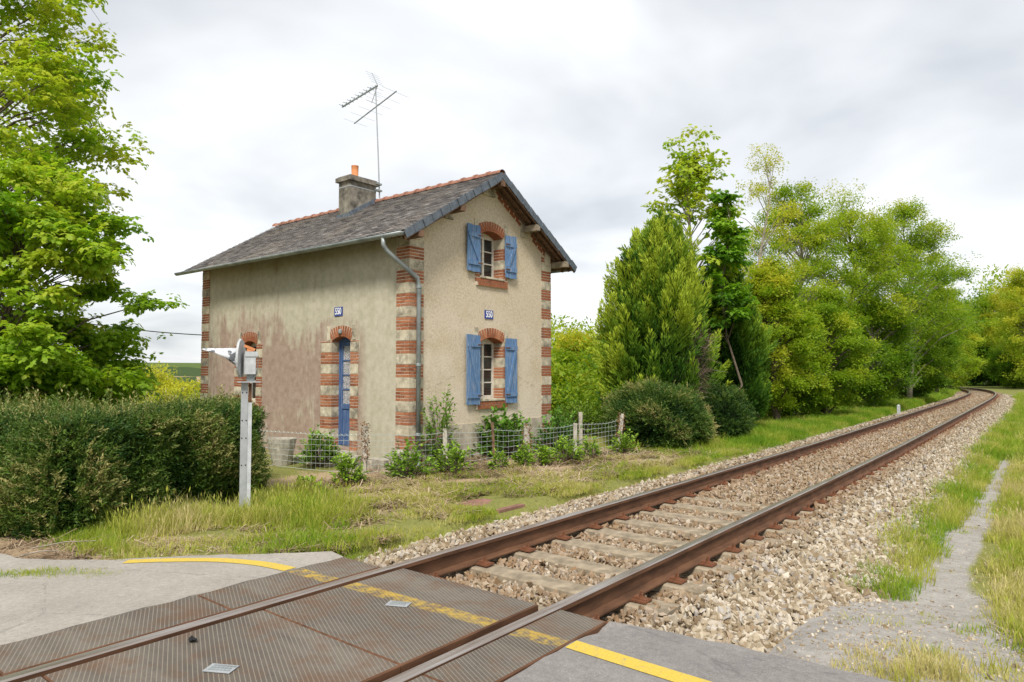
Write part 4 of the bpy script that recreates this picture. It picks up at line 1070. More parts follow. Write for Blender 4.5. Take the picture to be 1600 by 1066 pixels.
# local frame: +X points away from the viewer's side, +Y across; built facing local -Y (lamp looks along -Y)
toV = Vector((-sx_, -sy_, 0)).normalized(); rt = Vector((-toV.y, toV.x, 0)); SI = (Matrix.Translation((sx_, sy_, sz_)) @ Matrix.Rotation(sig.rotation_euler.z, 4, 'Z')).inverted()
def sp(name, mb, mat, smooth=False):
    o = mb.build(name, M[mat], sig, smooth); o.matrix_parent_inverse = SI; return o
S0 = Vector((sx_, sy_, sz_)); U = Vector((0,0,1)); lamp = -rt          # the lamp looks along the lane, to the left of the view
fwd = -toV
def fr(l, f, z): return S0 + rt*l + fwd*f + U*z
hz = 1.37 - sz_
ori = Matrix((rt, fwd, U)).transposed().to_4x4()
def sbox(mb, l0, l1, f0, f1, z0, z1): mb.obox(Matrix.Translation(fr((l0+l1)/2, (f0+f1)/2, (z0+z1)/2)) @ ori, l1-l0, f1-f0, z1-z0)
mb = MB(); sbox(mb, -.058, .02, .0, .008, -.3, hz); sbox(mb, -.058, -.050, .008, .06, -.3, hz); sbox(mb, .012, .020, .008, .06, -.3, hz); sp('post', mb, 'galv')
mb = MB(); sbox(mb, .022, .066, -.012, .045, -.28, hz-.24); sp('cable_cover', mb, 'signwhite')
mb = MB(); sbox(mb, .026, .062, .0, .04, hz-.238, hz-.01); sp('cable_bundle', mb, 'rail')
for i, zz in enumerate((hz-.12, hz-.45, hz-.66, hz-.98)):
    for l_ in (-.042, .003):
        b = MB(); b.lathe(fr(l_, -.004, zz), [(.006,-.004),(.006,.006)], 6, 0, 'Y'); sp('bolt_hole', b, 'black')
mb = MB(); sbox(mb, -.10, .16, -.08, .09, hz, hz+.014); sp('bracket_plate', mb, 'galv')
mb = MB(); sbox(mb, .0, .09, -.02, .06, hz+.014, hz+.12); sp('bracket_stem', mb, 'zinc')
# round backboard, edge-on
mb = MB(); c = fr(-.055, .0, hz+.29); n = 28; vs = []
Rm = Matrix((rt, fwd, U)).transposed()
for (xo, r_) in ((.0, .228), (-.024, .232), (-.026, .22), (-.010, .21)):
    for k in range(n):
        a_ = 2*math.pi*k/n; vs.append(c + Rm @ Vector((xo, r_*.93*math.cos(a_)+.0, r_*math.sin(a_))))
fs = [(a_*n+k, a_*n+(k+1) % n, (a_+1)*n+(k+1) % n, (a_+1)*n+k) for a_ in range(3) for k in range(n)] + [tuple(range(n)), tuple(3*n+k for k in range(n))]
mb.add(vs, fs); yawd = -.21
Mr = Matrix.Translation(c) @ Matrix.Rotation(yawd, 4, 'Z') @ Matrix.Translation(-c); mb.v = [tuple(Mr @ Vector(v)) for v in mb.v]; sp('backboard', mb, 'signwhite', False)
# hood: long peak to the left, open underneath
mb = MB(); vs = []; n = 14
for i, (l_, r_, cut) in enumerate(((-.085, .135, .98), (-.20, .135, .52), (-.34, .132, .32), (-.49, .13, .17))):
    for k in range(n+1):
        a_ = math.pi*.5 + (k/n - .5)*2*math.pi*cut; vs.append(c + Rm @ Vector((l_+.055, r_*math.cos(a_), r_*math.sin(a_)*.9 - .0)))
fs = [(a_*(n+1)+k, a_*(n+1)+k+1, (a_+1)*(n+1)+k+1, (a_+1)*(n+1)+k) for a_ in range(3) for k in range(n)]
mb.add(vs, fs); mb.v = [tuple(Mr @ Vector(v)) for v in mb.v]; hood = sp('hood', mb, 'flaky', True)
md = hood.modifiers.new('thickness', 'SOLIDIFY'); md.thickness = .006
mb = MB(); sbox(mb, -.028, .10, -.07, .07, hz+.10, hz+.34); sbox(mb, -.02, .125, -.08, .08, hz+.31, hz+.37); sp('lamp_box', mb, 'signwhite')
mb = MB(); mb.tube([fr(.10,-.05,hz+.36), fr(.13,-.05,hz+.30), fr(.115,-.04,hz+.12), fr(.07,-.02,hz+.03)], .008, 6); sp('cable', mb, 'zinc')
mb = MB(); sbox(mb, .0, .07, -.05, .02, hz+.372, hz+.41); mb.beam(fr(-.03,-.03,hz+.44), fr(.09,-.03,hz+.39), .05, .03); sp('lamp_hinge', mb, 'pot')
# white marker post by the track
x_, y_ = -5.05, 30.0; t = thing('marker_post', 'short white marker post standing beside the far rail', 'marker post', (x_, y_, float(gz(x_, y_))))
mb = MB(); mb.box((-.05,-.05,0), (.05,.05,.50)); mb.add([(-.05,-.05,.50),(.05,-.05,.50),(.05,.05,.50),(-.05,.05,.50),(0,0,.54)], [(0,1,4),(1,2,4),(2,3,4),(3,0,4)]); mb.build('post', M['signwhite'], t)
mb = MB(); mb.box((-.055,-.055,-.02), (.055,.055,.05)); mb.build('foot', M['concrete'], t)
x_, y_ = -8.9, 70.0; t = thing('marker_post', 'tiny white marker post inside the far bend', 'marker post', (x_, y_, float(gz(x_, y_))))
mb = MB(); mb.box((-.06,-.06,0), (.06,.06,.55)); mb.build('post', M['signwhite'], t)
# overhead cable to the house
A, B = Vector((-19.9, 3.2, 3.45)), Vector((HXB, HY+.2, 2.42)); pts = [A.lerp(B, k/20) - Vector((0,0,.22*4*(k/20)*(1-k/20))) for k in range(21)]
mb = MB(); mb.tube(pts, .012, 5); tag(mb.build('overhead_cable', M['black']), 'thin black cable running from the trees to the house corner', 'cable')

# ------------------------------------------------------------------ garden fence
FP = [(-11.9, 6.9), (-9.35, 7.55), (-8.72, 8.85), (-8.30, 9.75), (-8.02, 10.35), (-7.85, 11.75), (-7.60, 13.0)]
fence = thing('garden_fence', 'sagging wire mesh garden fence on mismatched posts in front of the house', 'fence', (-8.6, 9, -.3)); FI = Matrix.Translation((8.6, -9, .3))
def fpart(name, mb, mat):
    o = mb.build(name, M[mat], fence); o.matrix_parent_inverse = FI; return o
def post(x, y, h, r_, mat, lean=(0,0), n=4, ivy=False):
    z = float(gz(x, y)); mb = MB(); pts = [(x+lean[0]*t, y+lean[1]*t, z-.1+(h+.1)*t) for t in np.linspace(0, 1, 5)]
    mb.tube(pts, [r_*random.uniform(.92, 1.05) for _ in pts], n); mb.v = [tuple(np.array(v)+rng.normal(0, .004, 3)) for v in mb.v]
    p = fpart('post', mb, mat)
    if ivy:
        g = MB()
        for i in range(260):
            q = Vector((x, y, z)) + Vector((lean[0], lean[1], h))*random.uniform(.25, 1.03) + rdir()*r_*random.uniform(1.0, 1.8); leaf_quad(g, q, rdir(), rdir(), random.uniform(.03,.05), .025, .2, 1)
        dv = g.build('dead_ivy', M['ivy'], p)
    return p
M['ivy'] = simple('dead_ivy', (.22, .12, .06), .9, .45, 30)
post(-11.9, 6.9, .68, .03, 'oldwood'); post(-9.35, 7.55, .82, .05, 'concrete', (0,0), 4, True); post(-8.72, 8.85, .74, .055, 'concrete'); post(-8.30, 9.75, .80, .035, 'oldwood', (-.03,-.05)); post(-8.02, 10.35, .72, .06, 'concrete', (0,0), 8, True); post(-7.85, 11.75, .70, .05, 'concrete'); post(-7.60, 13.0, .82, .055, 'concrete', (.05,.14), 4, True)
post(-9.0, 13.7, .78, .06, 'concrete')
wm = MB(); NR = 7
for (a, b) in zip(FP[:-1], FP[1:]):
    a, b = Vector((*a, float(gz(*a)))), Vector((*b, float(gz(*b)))); L = (b-a).length; m_ = max(2, int(L/.10))
    def wp(t, z): return a.lerp(b, t) + U*(z*(.66 - .05*math.sin(math.pi*t)) + .02 + .012*math.sin(7*t+z*5)) + Vector((.03, -.03, 0))*math.sin(math.pi*t)*.5
    for r_ in range(NR):
        z = (r_/(NR-1))**.9; wm.tube([wp(t, z) for t in np.linspace(0, 1, 9)], 0.0042 if r_ in (0, NR-1) else .0032, 3, 0, False)
    for k in range(m_):
        t = (k+.5)/m_; wm.tube([wp(t, 0), wp(t, .5), wp(t, 1), wp(t+.4/m_, 1.05), wp(t+.8/m_, 1.0)], .0024, 3, 0, False)
fpart('wire_mesh', wm, 'wire')
mb = MB(); mb.beam((-9.25, 8.3, .05), (-8.75, 8.82, .36), .05, .03); fpart('prop', mb, 'oldwood')
# stones and tub in the garden
for (x, y, sx2, sy2, h, a, lb) in ((-9.75, 8.2, .48, .26, .22, .1, 'squared stone block lying at the foot of the side wall'), (-9.28, 8.25, .26, .26, .38, 0, 'grey stone block under the downpipe'), (-9.95, 7.72, .3, .3, .3, .4, 'whitewashed stone end of the low garden edging')):
    bm = bmesh.new(); bmesh.ops.create_cube(bm, size=1); bmesh.ops.bevel(bm, geom=list(bm.edges), offset=.06, segments=2, affect='EDGES')
    for v in bm.verts: v.co = Vector((v.co.x*sx2, v.co.y*sy2, v.co.z*h)) + Vector(rng.normal(0, .008, 3))
    me = bpy.data.meshes.new('stone_block'); bm.to_mesh(me); bm.free(); me.materials.append(M['concrete']); o = link('stone_block', me, None, (x, y, float(gz(x, y)) + h/2 - .05)); o.rotation_euler.z = a; tag(o, lb, 'stone')
x, y = -11.55, 7.35; t = thing('garden_tub', 'tapered grey concrete tub behind the fence near the door', 'tub', (x, y, float(gz(x, y))))
mb = MB(); mb.lathe((0,0,0), [(.17,-.02),(.26,.44),(.27,.50),(.24,.50),(.225,.44)], 12); mb.build('body', M['concrete'], t)
mb = MB(); mb.lathe((0,0,.40), [(.22,0),(.225,.02)], 12); mb.build('soil', M['oldwood'], t)

# ------------------------------------------------------------------ plants
def bush_plant(name, label, x, y, w_, h_, n, ll, tint, cat_='plant', group=None, mat='broad', dens=1.0):
    """a clump of stems carrying broad leaves"""
    z = float(gz(x, y)); t = thing(name, label, cat_, (x, y, z), group); st = MB(); lf = MB(); tones = []
    for i in range(n):
        d = rdir(.15, 1.0); tip = Vector((d.x*w_/2, d.y*w_/2, max(.12, d.z)*h_))*random.uniform(.7, 1.05); st.tube([(0,0,-.02), tip*.5 + Vector((0,0,.05*h_)), tip], [.006, .004, .002], 4, 0, False)
        for k in range(int(9*dens)):
            q = tip*random.uniform(.55, 1.05); dd = (d + rdir()*.9); dd.z = dd.z*.5 + .1; leaf_quad(lf, q, dd, Vector((random.uniform(-.5,.5), random.uniform(-.5,.5), 1)), ll*random.uniform(.7, 1.15), ll*.48, .2, 2)
    st.build('stems', M['bark'], t)
    o = lf.build('leaves', lmat(tint), t); return t
LM = {}
def lmat(tint):
    k = round(tint, 1)
    if k not in LM:
        m = NT('garden_leaf'); p = m.pos(); f = m.noise(p, 16, 3, .6)
        A_ = np.array((.036, .105, .014)); B_ = np.array((.34, .52, .045)); lo = A_*(1-k) + B_*k*.45; hi = (A_*3.0)*(1-k) + B_*k*1.25
        col = m.ramp(f, [(.3, tuple(lo)), (.7, tuple(hi))]); m.fin(col, .45, 0, .3)
        tr = m.n('ShaderNodeBsdfTranslucent', {'Color': col}); mx_ = m.n('ShaderNodeMixShader', {0: .3, 1: m.b.outputs[0], 2: tr.outputs[0]}); m.t.links.new(mx_.outputs[0], m.o.inputs[0]); LM[k] = m.mat
    return LM[k]
G_ = 'leafy clumps along the garden fence'
for (x, y, w_, h_, n, tn, lb) in (
    (-8.80, 6.75, .62, .50, 64, .8, 'bright leafy clump in front of the ivy-topped first post'), (-8.45, 7.75, .90, .62, 95, .6, 'broad dark-hearted clump in front of the downpipe'),
    (-8.20, 8.55, .75, .52, 70, .8, 'leafy clump between the downpipe clump and the thin wooden post'), (-8.50, 5.85, .50, .28, 22, .9, 'low yellowish weed clump near the hedge end'),
    (-7.85, 9.30, .40, .34, 30, .8, 'smallest leafy clump right of the thin wooden post'), (-7.62, 9.75, .46, .42, 40, .8, 'leafy clump below the shaggy round post'),
    (-7.66, 10.35, .46, .40, 38, .9, 'yellowish clump just past the shaggy round post'), (-7.45, 10.85, .72, .48, 64, .8, 'wide bright clump between two fence posts'),
    (-7.45, 11.75, .48, .42, 26, .7, 'loose clump below the square post near the gate end'), (-7.22, 12.65, .70, .50, 60, .8, 'leafy clump at the foot of the leaning end post')):
    bush_plant('leafy_clump', lb, x, y, w_, h_, n, .085, tn, 'plant', G_)
bush_plant('leafy_shrub', 'dark broad-leaved shrub under the lower gable window', -8.9, 10.75, 1.3, 1.0, 170, .13, .3, 'shrub'); bush_plant('leafy_shrub', 'dark broad-leaved shrub by the far gable corner', -8.6, 12.15, 1.15, .95, 160, .10, .2, 'shrub')
bush_plant('leafy_shrub', 'fresh green shrub growing by the door step', -10.75, 7.6, .75, .72, 100, .10, .5, 'shrub')
bush_plant('rose_bush', 'tall thin rose bush climbing beside the downpipe', -8.95, 8.95, .75, 1.6, 70, .085, .5, 'shrub', None, 'broad', 1.6)
# gable side bushes behind fence end
for (px, d, w_, h_, lb) in ((905, 19, 1.5, 1.0, 'bright shrub behind the fence end'), (945, 21, 1.6, 1.2, 'bright shrub between fence end and conifer')):
    x, y = spot(px, d); bush_plant('leafy_shrub', lb, x, y, w_, h_, 150, .10, .8, 'shrub')

# ------------------------------------------------------------------ hedge
hed = thing('hedge', 'clipped dark evergreen hedge with straggly pale top shoots', 'hedge', (-8.6, 3.2, -.25)); HI = Matrix.Translation((8.6, -3.2, .25))
HT = .90
poly = [(-8.12, 2.62), (-8.95, 5.25), (-10.3, 5.75), (-9.7, 3.7), (-17, .9), (-17, -.9)]
core = MB(); cz = [-.35, HT-.10]; sh = []
cc = np.mean(np.array(poly[:4]), 0)
for z in cz:
    for (x, y) in poly: core.v.append((x + (-9.2-x)*.10, y + (3.9-y)*.06 if x > -12 else y, z))
n = len(poly); core.f = [(i, (i+1) % n, n+(i+1) % n, n+i) for i in range(n)] + [tuple(range(n, 2*n))]; core.m = [0]*len(core.f)
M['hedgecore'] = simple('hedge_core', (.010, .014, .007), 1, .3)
o = core.build('core', M['hedgecore'], hed); o.matrix_parent_inverse = HI
Ph, Rh, Sh, Th = [], [], [], []
def face(a, b, n, zlo=-.25):
    a, b = np.array(a), np.array(b); d = (b-a)/np.linalg.norm(b-a); nn = np.array([d[1], -d[0]])
    if np.dot(nn, np.array([0, 0]) - a) < 0: nn = -nn
    t = rng.random(n); z = zlo + (HT - zlo)*rng.random(n)**.9; p = a + t[:, None]*(b-a)
    bulge = .10*np.sin(t*9+z*4) + .07*np.sin(t*23) + .10*np.sin((z-zlo)/(HT-zlo)*math.pi) + rng.normal(0, .05, n)
    p = p + nn*bulge[:, None]
    ang = math.atan2(nn[1], nn[0]) + rng.normal(0, .7, n)
    Ph.append(np.c_[p, z]); Rh.append(np.stack([rng.uniform(0, 6.28, n), -rng.uniform(.1, 1.1, n), ang], 1)); Sh.append(rng.uniform(.8, 1.5, n))
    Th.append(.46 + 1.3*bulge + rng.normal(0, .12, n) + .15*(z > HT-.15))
face(poly[0], poly[1], 9500); face(poly[0], (-13, .72), 9000); face(poly[1], poly[2], 3500); face((-8.14, 2.70), (-8.25, 2.58), 500); face((-13, .72), poly[5], 2500)
k = 1500; a_ = rng.uniform(-1.9, 1.2, k); z = rng.uniform(-.25, HT, k); b_ = .07*np.sin(z*5+a_*3) + rng.normal(0, .04, k)
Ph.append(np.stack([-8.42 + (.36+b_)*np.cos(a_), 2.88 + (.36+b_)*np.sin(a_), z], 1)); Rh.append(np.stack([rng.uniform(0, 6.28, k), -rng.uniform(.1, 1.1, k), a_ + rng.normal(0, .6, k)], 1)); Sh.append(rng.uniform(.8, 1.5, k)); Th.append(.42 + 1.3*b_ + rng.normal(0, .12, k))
# top
n = 9000; pp = []
A5 = np.array(poly)
while len(pp) < n:
    q = np.array((rng.uniform(-15, -7.9), rng.uniform(-1, 6.3)))
    ins = False; j = len(A5)-1
    for i in range(len(A5)):
        if (A5[i,1] > q[1]) != (A5[j,1] > q[1]) and q[0] < (A5[j,0]-A5[i,0])*(q[1]-A5[i,1])/(A5[j,1]-A5[i,1]) + A5[i,0]: ins = not ins
        j = i
    if ins: pp.append(q)
pp = np.array(pp); zt2 = HT + .05*np.sin(pp[:,0]*3)*np.sin(pp[:,1]*2.6) + rng.normal(0, .03, n)
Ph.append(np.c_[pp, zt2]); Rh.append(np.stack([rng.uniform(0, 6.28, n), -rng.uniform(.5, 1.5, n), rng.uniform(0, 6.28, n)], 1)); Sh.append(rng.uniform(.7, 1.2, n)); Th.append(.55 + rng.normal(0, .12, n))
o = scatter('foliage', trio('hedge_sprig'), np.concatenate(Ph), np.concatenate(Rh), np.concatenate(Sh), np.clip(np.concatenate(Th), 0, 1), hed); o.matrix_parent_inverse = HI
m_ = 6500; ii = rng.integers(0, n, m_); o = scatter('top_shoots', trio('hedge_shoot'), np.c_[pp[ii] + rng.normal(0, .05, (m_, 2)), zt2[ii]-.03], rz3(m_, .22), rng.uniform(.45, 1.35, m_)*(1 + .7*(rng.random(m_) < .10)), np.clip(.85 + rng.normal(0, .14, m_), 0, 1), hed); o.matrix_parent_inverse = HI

# round clipped bush, low bush beside it
def ball_bush(label, x, y, rx, ry, h_, n, tint, sprig='hedge_sprig', cat_='bush', sc_=1.2):
    z0 = float(gz(x, y)); t = thing('round_bush', label, cat_, (x, y, z0), 'bushes at the foot of the conifer'); bm = bmesh.new(); bmesh.ops.create_icosphere(bm, subdivisions=3, radius=1)
    for v in bm.verts: v.co = Vector((v.co.x*rx*.86, v.co.y*ry*.86, v.co.z*h_*.45 + h_*.45))
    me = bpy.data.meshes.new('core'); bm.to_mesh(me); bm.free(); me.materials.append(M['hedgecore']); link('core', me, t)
    d = rng.normal(0, 1, (n, 3)); d /= np.linalg.norm(d, axis=1)[:, None]; q = d*np.array([rx, ry, h_*.5]) + np.array([0, 0, h_*.5])
    lump = 1 + .13*np.sin(d[:,0]*6+1+x)*np.sin(d[:,2]*5) + .10*np.sin(d[:,1]*8+d[:,2]*4+y) + np.abs(rng.normal(0, .07, n)); q = (q - [0,0,h_*.5])*lump[:, None] + [0,0,h_*.5]
    rt_ = np.stack([rng.uniform(0, 6.28, n), -np.arcsin(np.clip(d[:,2]*.6+.35, -1, 1)) + rng.normal(0, .35, n), np.arctan2(d[:,1], d[:,0]) + rng.normal(0, .5, n)], 1)
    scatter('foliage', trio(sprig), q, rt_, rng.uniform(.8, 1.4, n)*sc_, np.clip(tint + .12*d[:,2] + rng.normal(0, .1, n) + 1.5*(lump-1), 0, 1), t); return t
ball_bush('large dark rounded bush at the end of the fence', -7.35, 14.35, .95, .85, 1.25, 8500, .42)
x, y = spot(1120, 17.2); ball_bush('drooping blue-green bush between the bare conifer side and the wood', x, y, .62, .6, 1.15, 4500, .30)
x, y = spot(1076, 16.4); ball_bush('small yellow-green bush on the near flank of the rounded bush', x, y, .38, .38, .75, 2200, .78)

# ------------------------------------------------------------------ conifer (plumes sweeping up) with one bare brown side
def conifer(label, px, d, top, r0, n, bare, tint, name='conifer_tree', base_h=.15, lead=1):
    x, y = spot(px, d); z0 = float(gz(x, y)); h_ = zat(top, d) - z0; t = thing(name, label, 'tree', (x, y, z0))
    mb = MB(); mb.tube([(0,0,-.2), (.03,0,h_*.4), (0,.02,h_*.85)], [.14, .09, .02], 8); mb.build('trunk', M['bark'], t)
    u = rng.random(n)**.85; zz = base_h + u*(h_ - base_h); ph = rng.uniform(0, 6.283, n)
    prof = np.interp(u, [0, .12, .35, .6, .8, .93, 1], [.72, .95, 1., .80, .48, .22, .03])
    lob = 1 + .20*np.sin(ph*3+u*5) + .14*np.sin(ph*7-u*11) + .10*np.sin(ph*11+u*29) + rng.normal(0, .06, n)
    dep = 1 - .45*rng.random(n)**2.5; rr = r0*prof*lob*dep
    for _ in range(1):
        pass
    # secondary leader on the left flank of the view
    P = np.stack([rr*np.cos(ph), rr*np.sin(ph), zz + .12*np.sin(ph*5)*r0*.3], 1)
    if lead > 1:
        k = rng.random(n) < .30; off = np.array([-CA*.85*r0*.75, -SA*.85*r0*.75]); P[k, :2] = P[k, :2]*.42 + off*(1 - u[k]*.25)[:, None]; P[k, 2] = base_h + (P[k, 2]-base_h)*.86
    tilt = -(.75 + .4*u + rng.normal(0, .18, n)); R_ = np.stack([rng.normal(0, .5, n), tilt, ph + rng.normal(0, .35, n)], 1)
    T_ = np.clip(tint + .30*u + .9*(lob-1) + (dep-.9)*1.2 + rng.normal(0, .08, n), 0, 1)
    isb = np.zeros(n, bool)
    if bare is not None:
        # bare flank: a slanting wedge facing the track
        az = math.atan2(bare[1], bare[0]); da = np.abs((ph - az + math.pi) % (2*math.pi) - math.pi); isb = (da < .55*(1.0-u)) & (u < .70)
    s_ = rng.uniform(1.0, 2.1, n)*np.where(u > .9, .75, 1)
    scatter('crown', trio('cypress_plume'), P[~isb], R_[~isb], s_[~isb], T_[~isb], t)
    if isb.any(): 
        q = P[isb].copy(); q[:, :2] *= .82; scatter('bare_twigs', trio('dead_twigs'), q, R_[isb]*.6, s_[isb]*1.0, rng.uniform(0, 1, isb.sum()), t)
    bm = bmesh.new(); bmesh.ops.create_icosphere(bm, subdivisions=2, radius=1)  # near-black core added inside so the gaps between plumes read as shade
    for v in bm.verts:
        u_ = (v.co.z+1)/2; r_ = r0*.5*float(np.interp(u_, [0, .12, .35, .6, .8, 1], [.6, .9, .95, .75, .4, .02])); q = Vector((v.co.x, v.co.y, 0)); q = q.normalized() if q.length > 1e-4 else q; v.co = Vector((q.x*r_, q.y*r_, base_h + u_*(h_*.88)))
    me = bpy.data.meshes.new('dark_core'); bm.to_mesh(me); bm.free(); me.materials.append(M['hedgecore']); link('dark_core', me, t); return t
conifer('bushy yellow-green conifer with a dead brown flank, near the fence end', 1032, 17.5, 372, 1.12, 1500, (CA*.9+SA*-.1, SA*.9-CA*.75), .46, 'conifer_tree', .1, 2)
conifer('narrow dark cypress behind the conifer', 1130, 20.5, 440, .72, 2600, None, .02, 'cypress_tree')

# ------------------------------------------------------------------ broadleaf trees
def tree(label, px, d, top, rpx, leaf, ncl, per, tint, base=.25, tr=.09, seed=0, bark='bark', name='broadleaf_tree', group=None, spread=.32, scl=1., zdrop=0., oblate=1., xy=None, gapz=.0):
    r = random.Random(seed); g = np.random.default_rng(seed+11)
    x, y = xy or spot(px, d); z0 = float(gz(x, y)) - zdrop; h_ = zat(top, d) - z0; Rr = rpx*d/1067.
    t = thing(name, label, 'tree', (x, y, z0), group); tk = MB()
    lean = Vector((r.uniform(-.05,.05), r.uniform(-.05,.05), 0))*h_; tops = [Vector((0,0,-.3))] + [Vector((r.gauss(0,.02)*h_, r.gauss(0,.02)*h_, 0)) + lean*k + Vector((0,0,h_*k)) for k in (.2,.4,.6,.78,.92)]
    tk.tube(tops, [tr*1.25, tr, tr*.8, tr*.55, tr*.3, tr*.1], 8)
    def on_trunk(z):
        z = max(.1, min(z, h_*.92))
        for a_, b_ in zip(tops[:-1], tops[1:]):
            if a_.z <= z <= b_.z: return a_.lerp(b_, (z-a_.z)/(b_.z-a_.z))
        return tops[-1]
    zc = h_*(base+1)/2; hz_ = h_*(1-base)/2; P, T_, S_ = [], [], []
    for c in range(ncl):
        dd = rdir(-1, 1) if seed is None else Vector(g.normal(0, 1, 3)).normalized(); q = r.uniform(.35, 1.0)**.55
        prf = 1 - .35*max(0, dd.z)
        C_ = Vector((dd.x*Rr*q*prf, dd.y*Rr*q*prf, zc + dd.z*hz_*q)) + Vector((lean.x*.6, lean.y*.6, 0)); rc = spread*Rr*r.uniform(.7, 1.25)
        O = on_trunk(C_.z - .55*math.hypot(C_.x, C_.y) - .05*h_); mid = O.lerp(C_, .55) + Vector((0,0,.10*(C_-O).length)); br = tr*.42*(1 - .6*O.z/h_)
        tk.tube([O, mid, C_], [br, br*.6, br*.25], 5, 0, False)
        n_ = max(3, int(per*r.uniform(.65, 1.3))); pts = np.array(C_) + g.normal(0, 1, (n_, 3))*np.array([rc, rc, rc*.62*oblate])*.62
        for p in pts[:max(4, n_//7)]: tk.tube([C_, C_.lerp(Vector(p), .5) + Vector((0,0,.03)), p], [br*.25, br*.16, .003], 3, 0, False)
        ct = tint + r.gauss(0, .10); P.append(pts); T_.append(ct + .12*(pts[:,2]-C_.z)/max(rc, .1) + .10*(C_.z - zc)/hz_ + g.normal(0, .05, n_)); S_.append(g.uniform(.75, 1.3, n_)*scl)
    P = np.concatenate(P); T_ = np.clip(np.concatenate(T_), 0, 1); S_ = np.concatenate(S_); P[:,2] = np.maximum(P[:,2], .12)
    tk.build('trunk', M[bark], t, True)
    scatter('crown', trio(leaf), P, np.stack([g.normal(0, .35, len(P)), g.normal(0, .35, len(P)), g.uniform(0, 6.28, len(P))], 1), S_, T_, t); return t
ms_, ss_ = 'maple_spray', 'spring_spray'
# left: two trees behind the hedge
tree('tall yellow-green tree rising past the top edge behind the hedge', -95, 13.0, -260, 245, ms_, 120, 38, .88, .28, .11, 3, 'bark', 'broadleaf_tree', None, .16, .75)
tree('spreading sycamore with fresh green leaves behind the hedge', 14, 11.0, 215, 196, ms_, 120, 34, .72, .04, .07, 5, 'bark', 'sycamore_tree', None, .15, .76, 0, .6)
tree('low bushy sapling at the back of the hedge', 62, 11.6, 478, 150, ms_, 64, 32, .62, .10, .04, 8, 'bark', 'sycamore_tree', None, .2, .72)
# valley-side trees glimpsed beside the house
GV = 'trees on the valley side'
tree('yellow-green rounded tree seen past the hedge top', 215, 30, 588, 62, ss_, 24, 80, .92, .15, .1, 12, 'bark', 'broadleaf_tree', GV, .35, 1.2)
tree('low yellow-green tree against the house corner', 285, 26, 612, 50, ss_, 20, 80, .88, .15, .1, 13, 'bark', 'broadleaf_tree', GV, .35, 1.2)
tree('olive green low tree left of the yellow ones, over the hedge', 150, 24, 600, 50, ss_, 20, 80, .72, .15, .1, 14, 'bark', 'broadleaf_tree', GV, .35, 1.2)
tree('loose pale tree between house and conifer', 900, 27, 520, 50, ss_, 26, 70, .82, .15, .1, 15, 'barkpale', 'broadleaf_tree', GV, .3, 1.2)
tree('fuller yellow-green tree behind the conifer edge', 948, 31, 535, 60, ss_, 30, 80, .85, .1, .1, 16, 'bark', 'broadleaf_tree', GV, .3, 1.3)
tree('low green tree behind the gable corner', 872, 24, 585, 42, ss_, 22, 80, .7, .05, .08, 17, 'bark', 'broadleaf_tree', GV, .35, 1.2)
# by the conifer
tree('tall thin sycamore sapling above the conifer', 1090, 20.0, 186, 74, ms_, 120, 8, .84, .20, .07, 21, 'barkpale', 'sycamore_tree', None, .20, 1.0)
tree('dark-leaved sycamore stem beside the thin sapling', 1128, 19.5, 300, 36, ms_, 30, 10, .36, .30, .035, 22, 'bark', 'sycamore_tree', None, .3, 1.1)
tree('nearly bare pale tree with sparse yellow leaves', 1180, 23.5, 215, 62, ss_, 34, 13, .95, .22, .08, 23, 'barkpale', 'sparse_tree', None, .30, .8)
# the wood beside the track
GW = 'trees of the wood beside the track'
W = [(1215, 23.0, 395, 62, .64, 31, 'yellowish small tree at the near edge of the wood', .08), (1262, 29, 272, 84, .56, 32, 'tallest green tree of the wood, behind the yellowish one', .12), (1335, 32, 285, 98, .62, 33, 'broad olive tree in the middle of the wood', .12),
     (1418, 36, 312, 90, .50, 34, 'spreading tree leaning over the track side of the wood', .14), (1290, 25.5, 440, 62, .50, 35, 'low leafy tree at the front of the wood, left of the marker post', .02), (1360, 30.5, 455, 66, .36, 36, 'dense green tree at the wood edge behind the marker post', .01),
     (1425, 38, 470, 56, .28, 37, 'dark leafy tree closing the wood edge by the bend', .0), (1238, 25.0, 500, 52, .50, 38, 'thin-stemmed shrubby tree beside the cypress', .02), (1462, 46, 395, 48, .58, 39, 'round bright tree at the far end of the wood', .06), (1478, 60, 470, 48, .66, 40, 'pale tree overhanging the inside of the bend', .0)]
for (px, d, top, rp, tn, sd_, lb, bs) in W:
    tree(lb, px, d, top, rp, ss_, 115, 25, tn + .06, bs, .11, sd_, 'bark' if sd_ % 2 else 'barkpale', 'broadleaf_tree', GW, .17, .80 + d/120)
GB = 'trees around the far bend'
for (px, d, top, rp, tn, sd_, lb) in ((1500, 96, 470, 40, .30, 51, 'dark tree at the back of the bend'), (1530, 98, 462, 40, .60, 52, 'green tree in the gap at the back of the bend'), (1556, 92, 448, 42, .72, 53, 'yellow-green tree above the outside of the bend'), (1585, 84, 425, 44, .85, 54, 'tall yellow tree on the outside of the bend'), (1625, 70, 405, 52, .80, 55, 'tall yellow-green tree cut by the picture edge'), (1560, 88, 520, 40, .25, 56, 'dark low tree at the outside foot of the bend'), (1600, 76, 530, 44, .35, 57, 'low darker tree near the picture edge'), (1515, 92, 540, 36, .38, 58, 'low darker tree behind the rails in the bend')):
    tree(lb, px, d, top, rp, ss_, 90, 26, tn, .0, .15, sd_, 'bark', 'broadleaf_tree', GB, .20, 1.9)
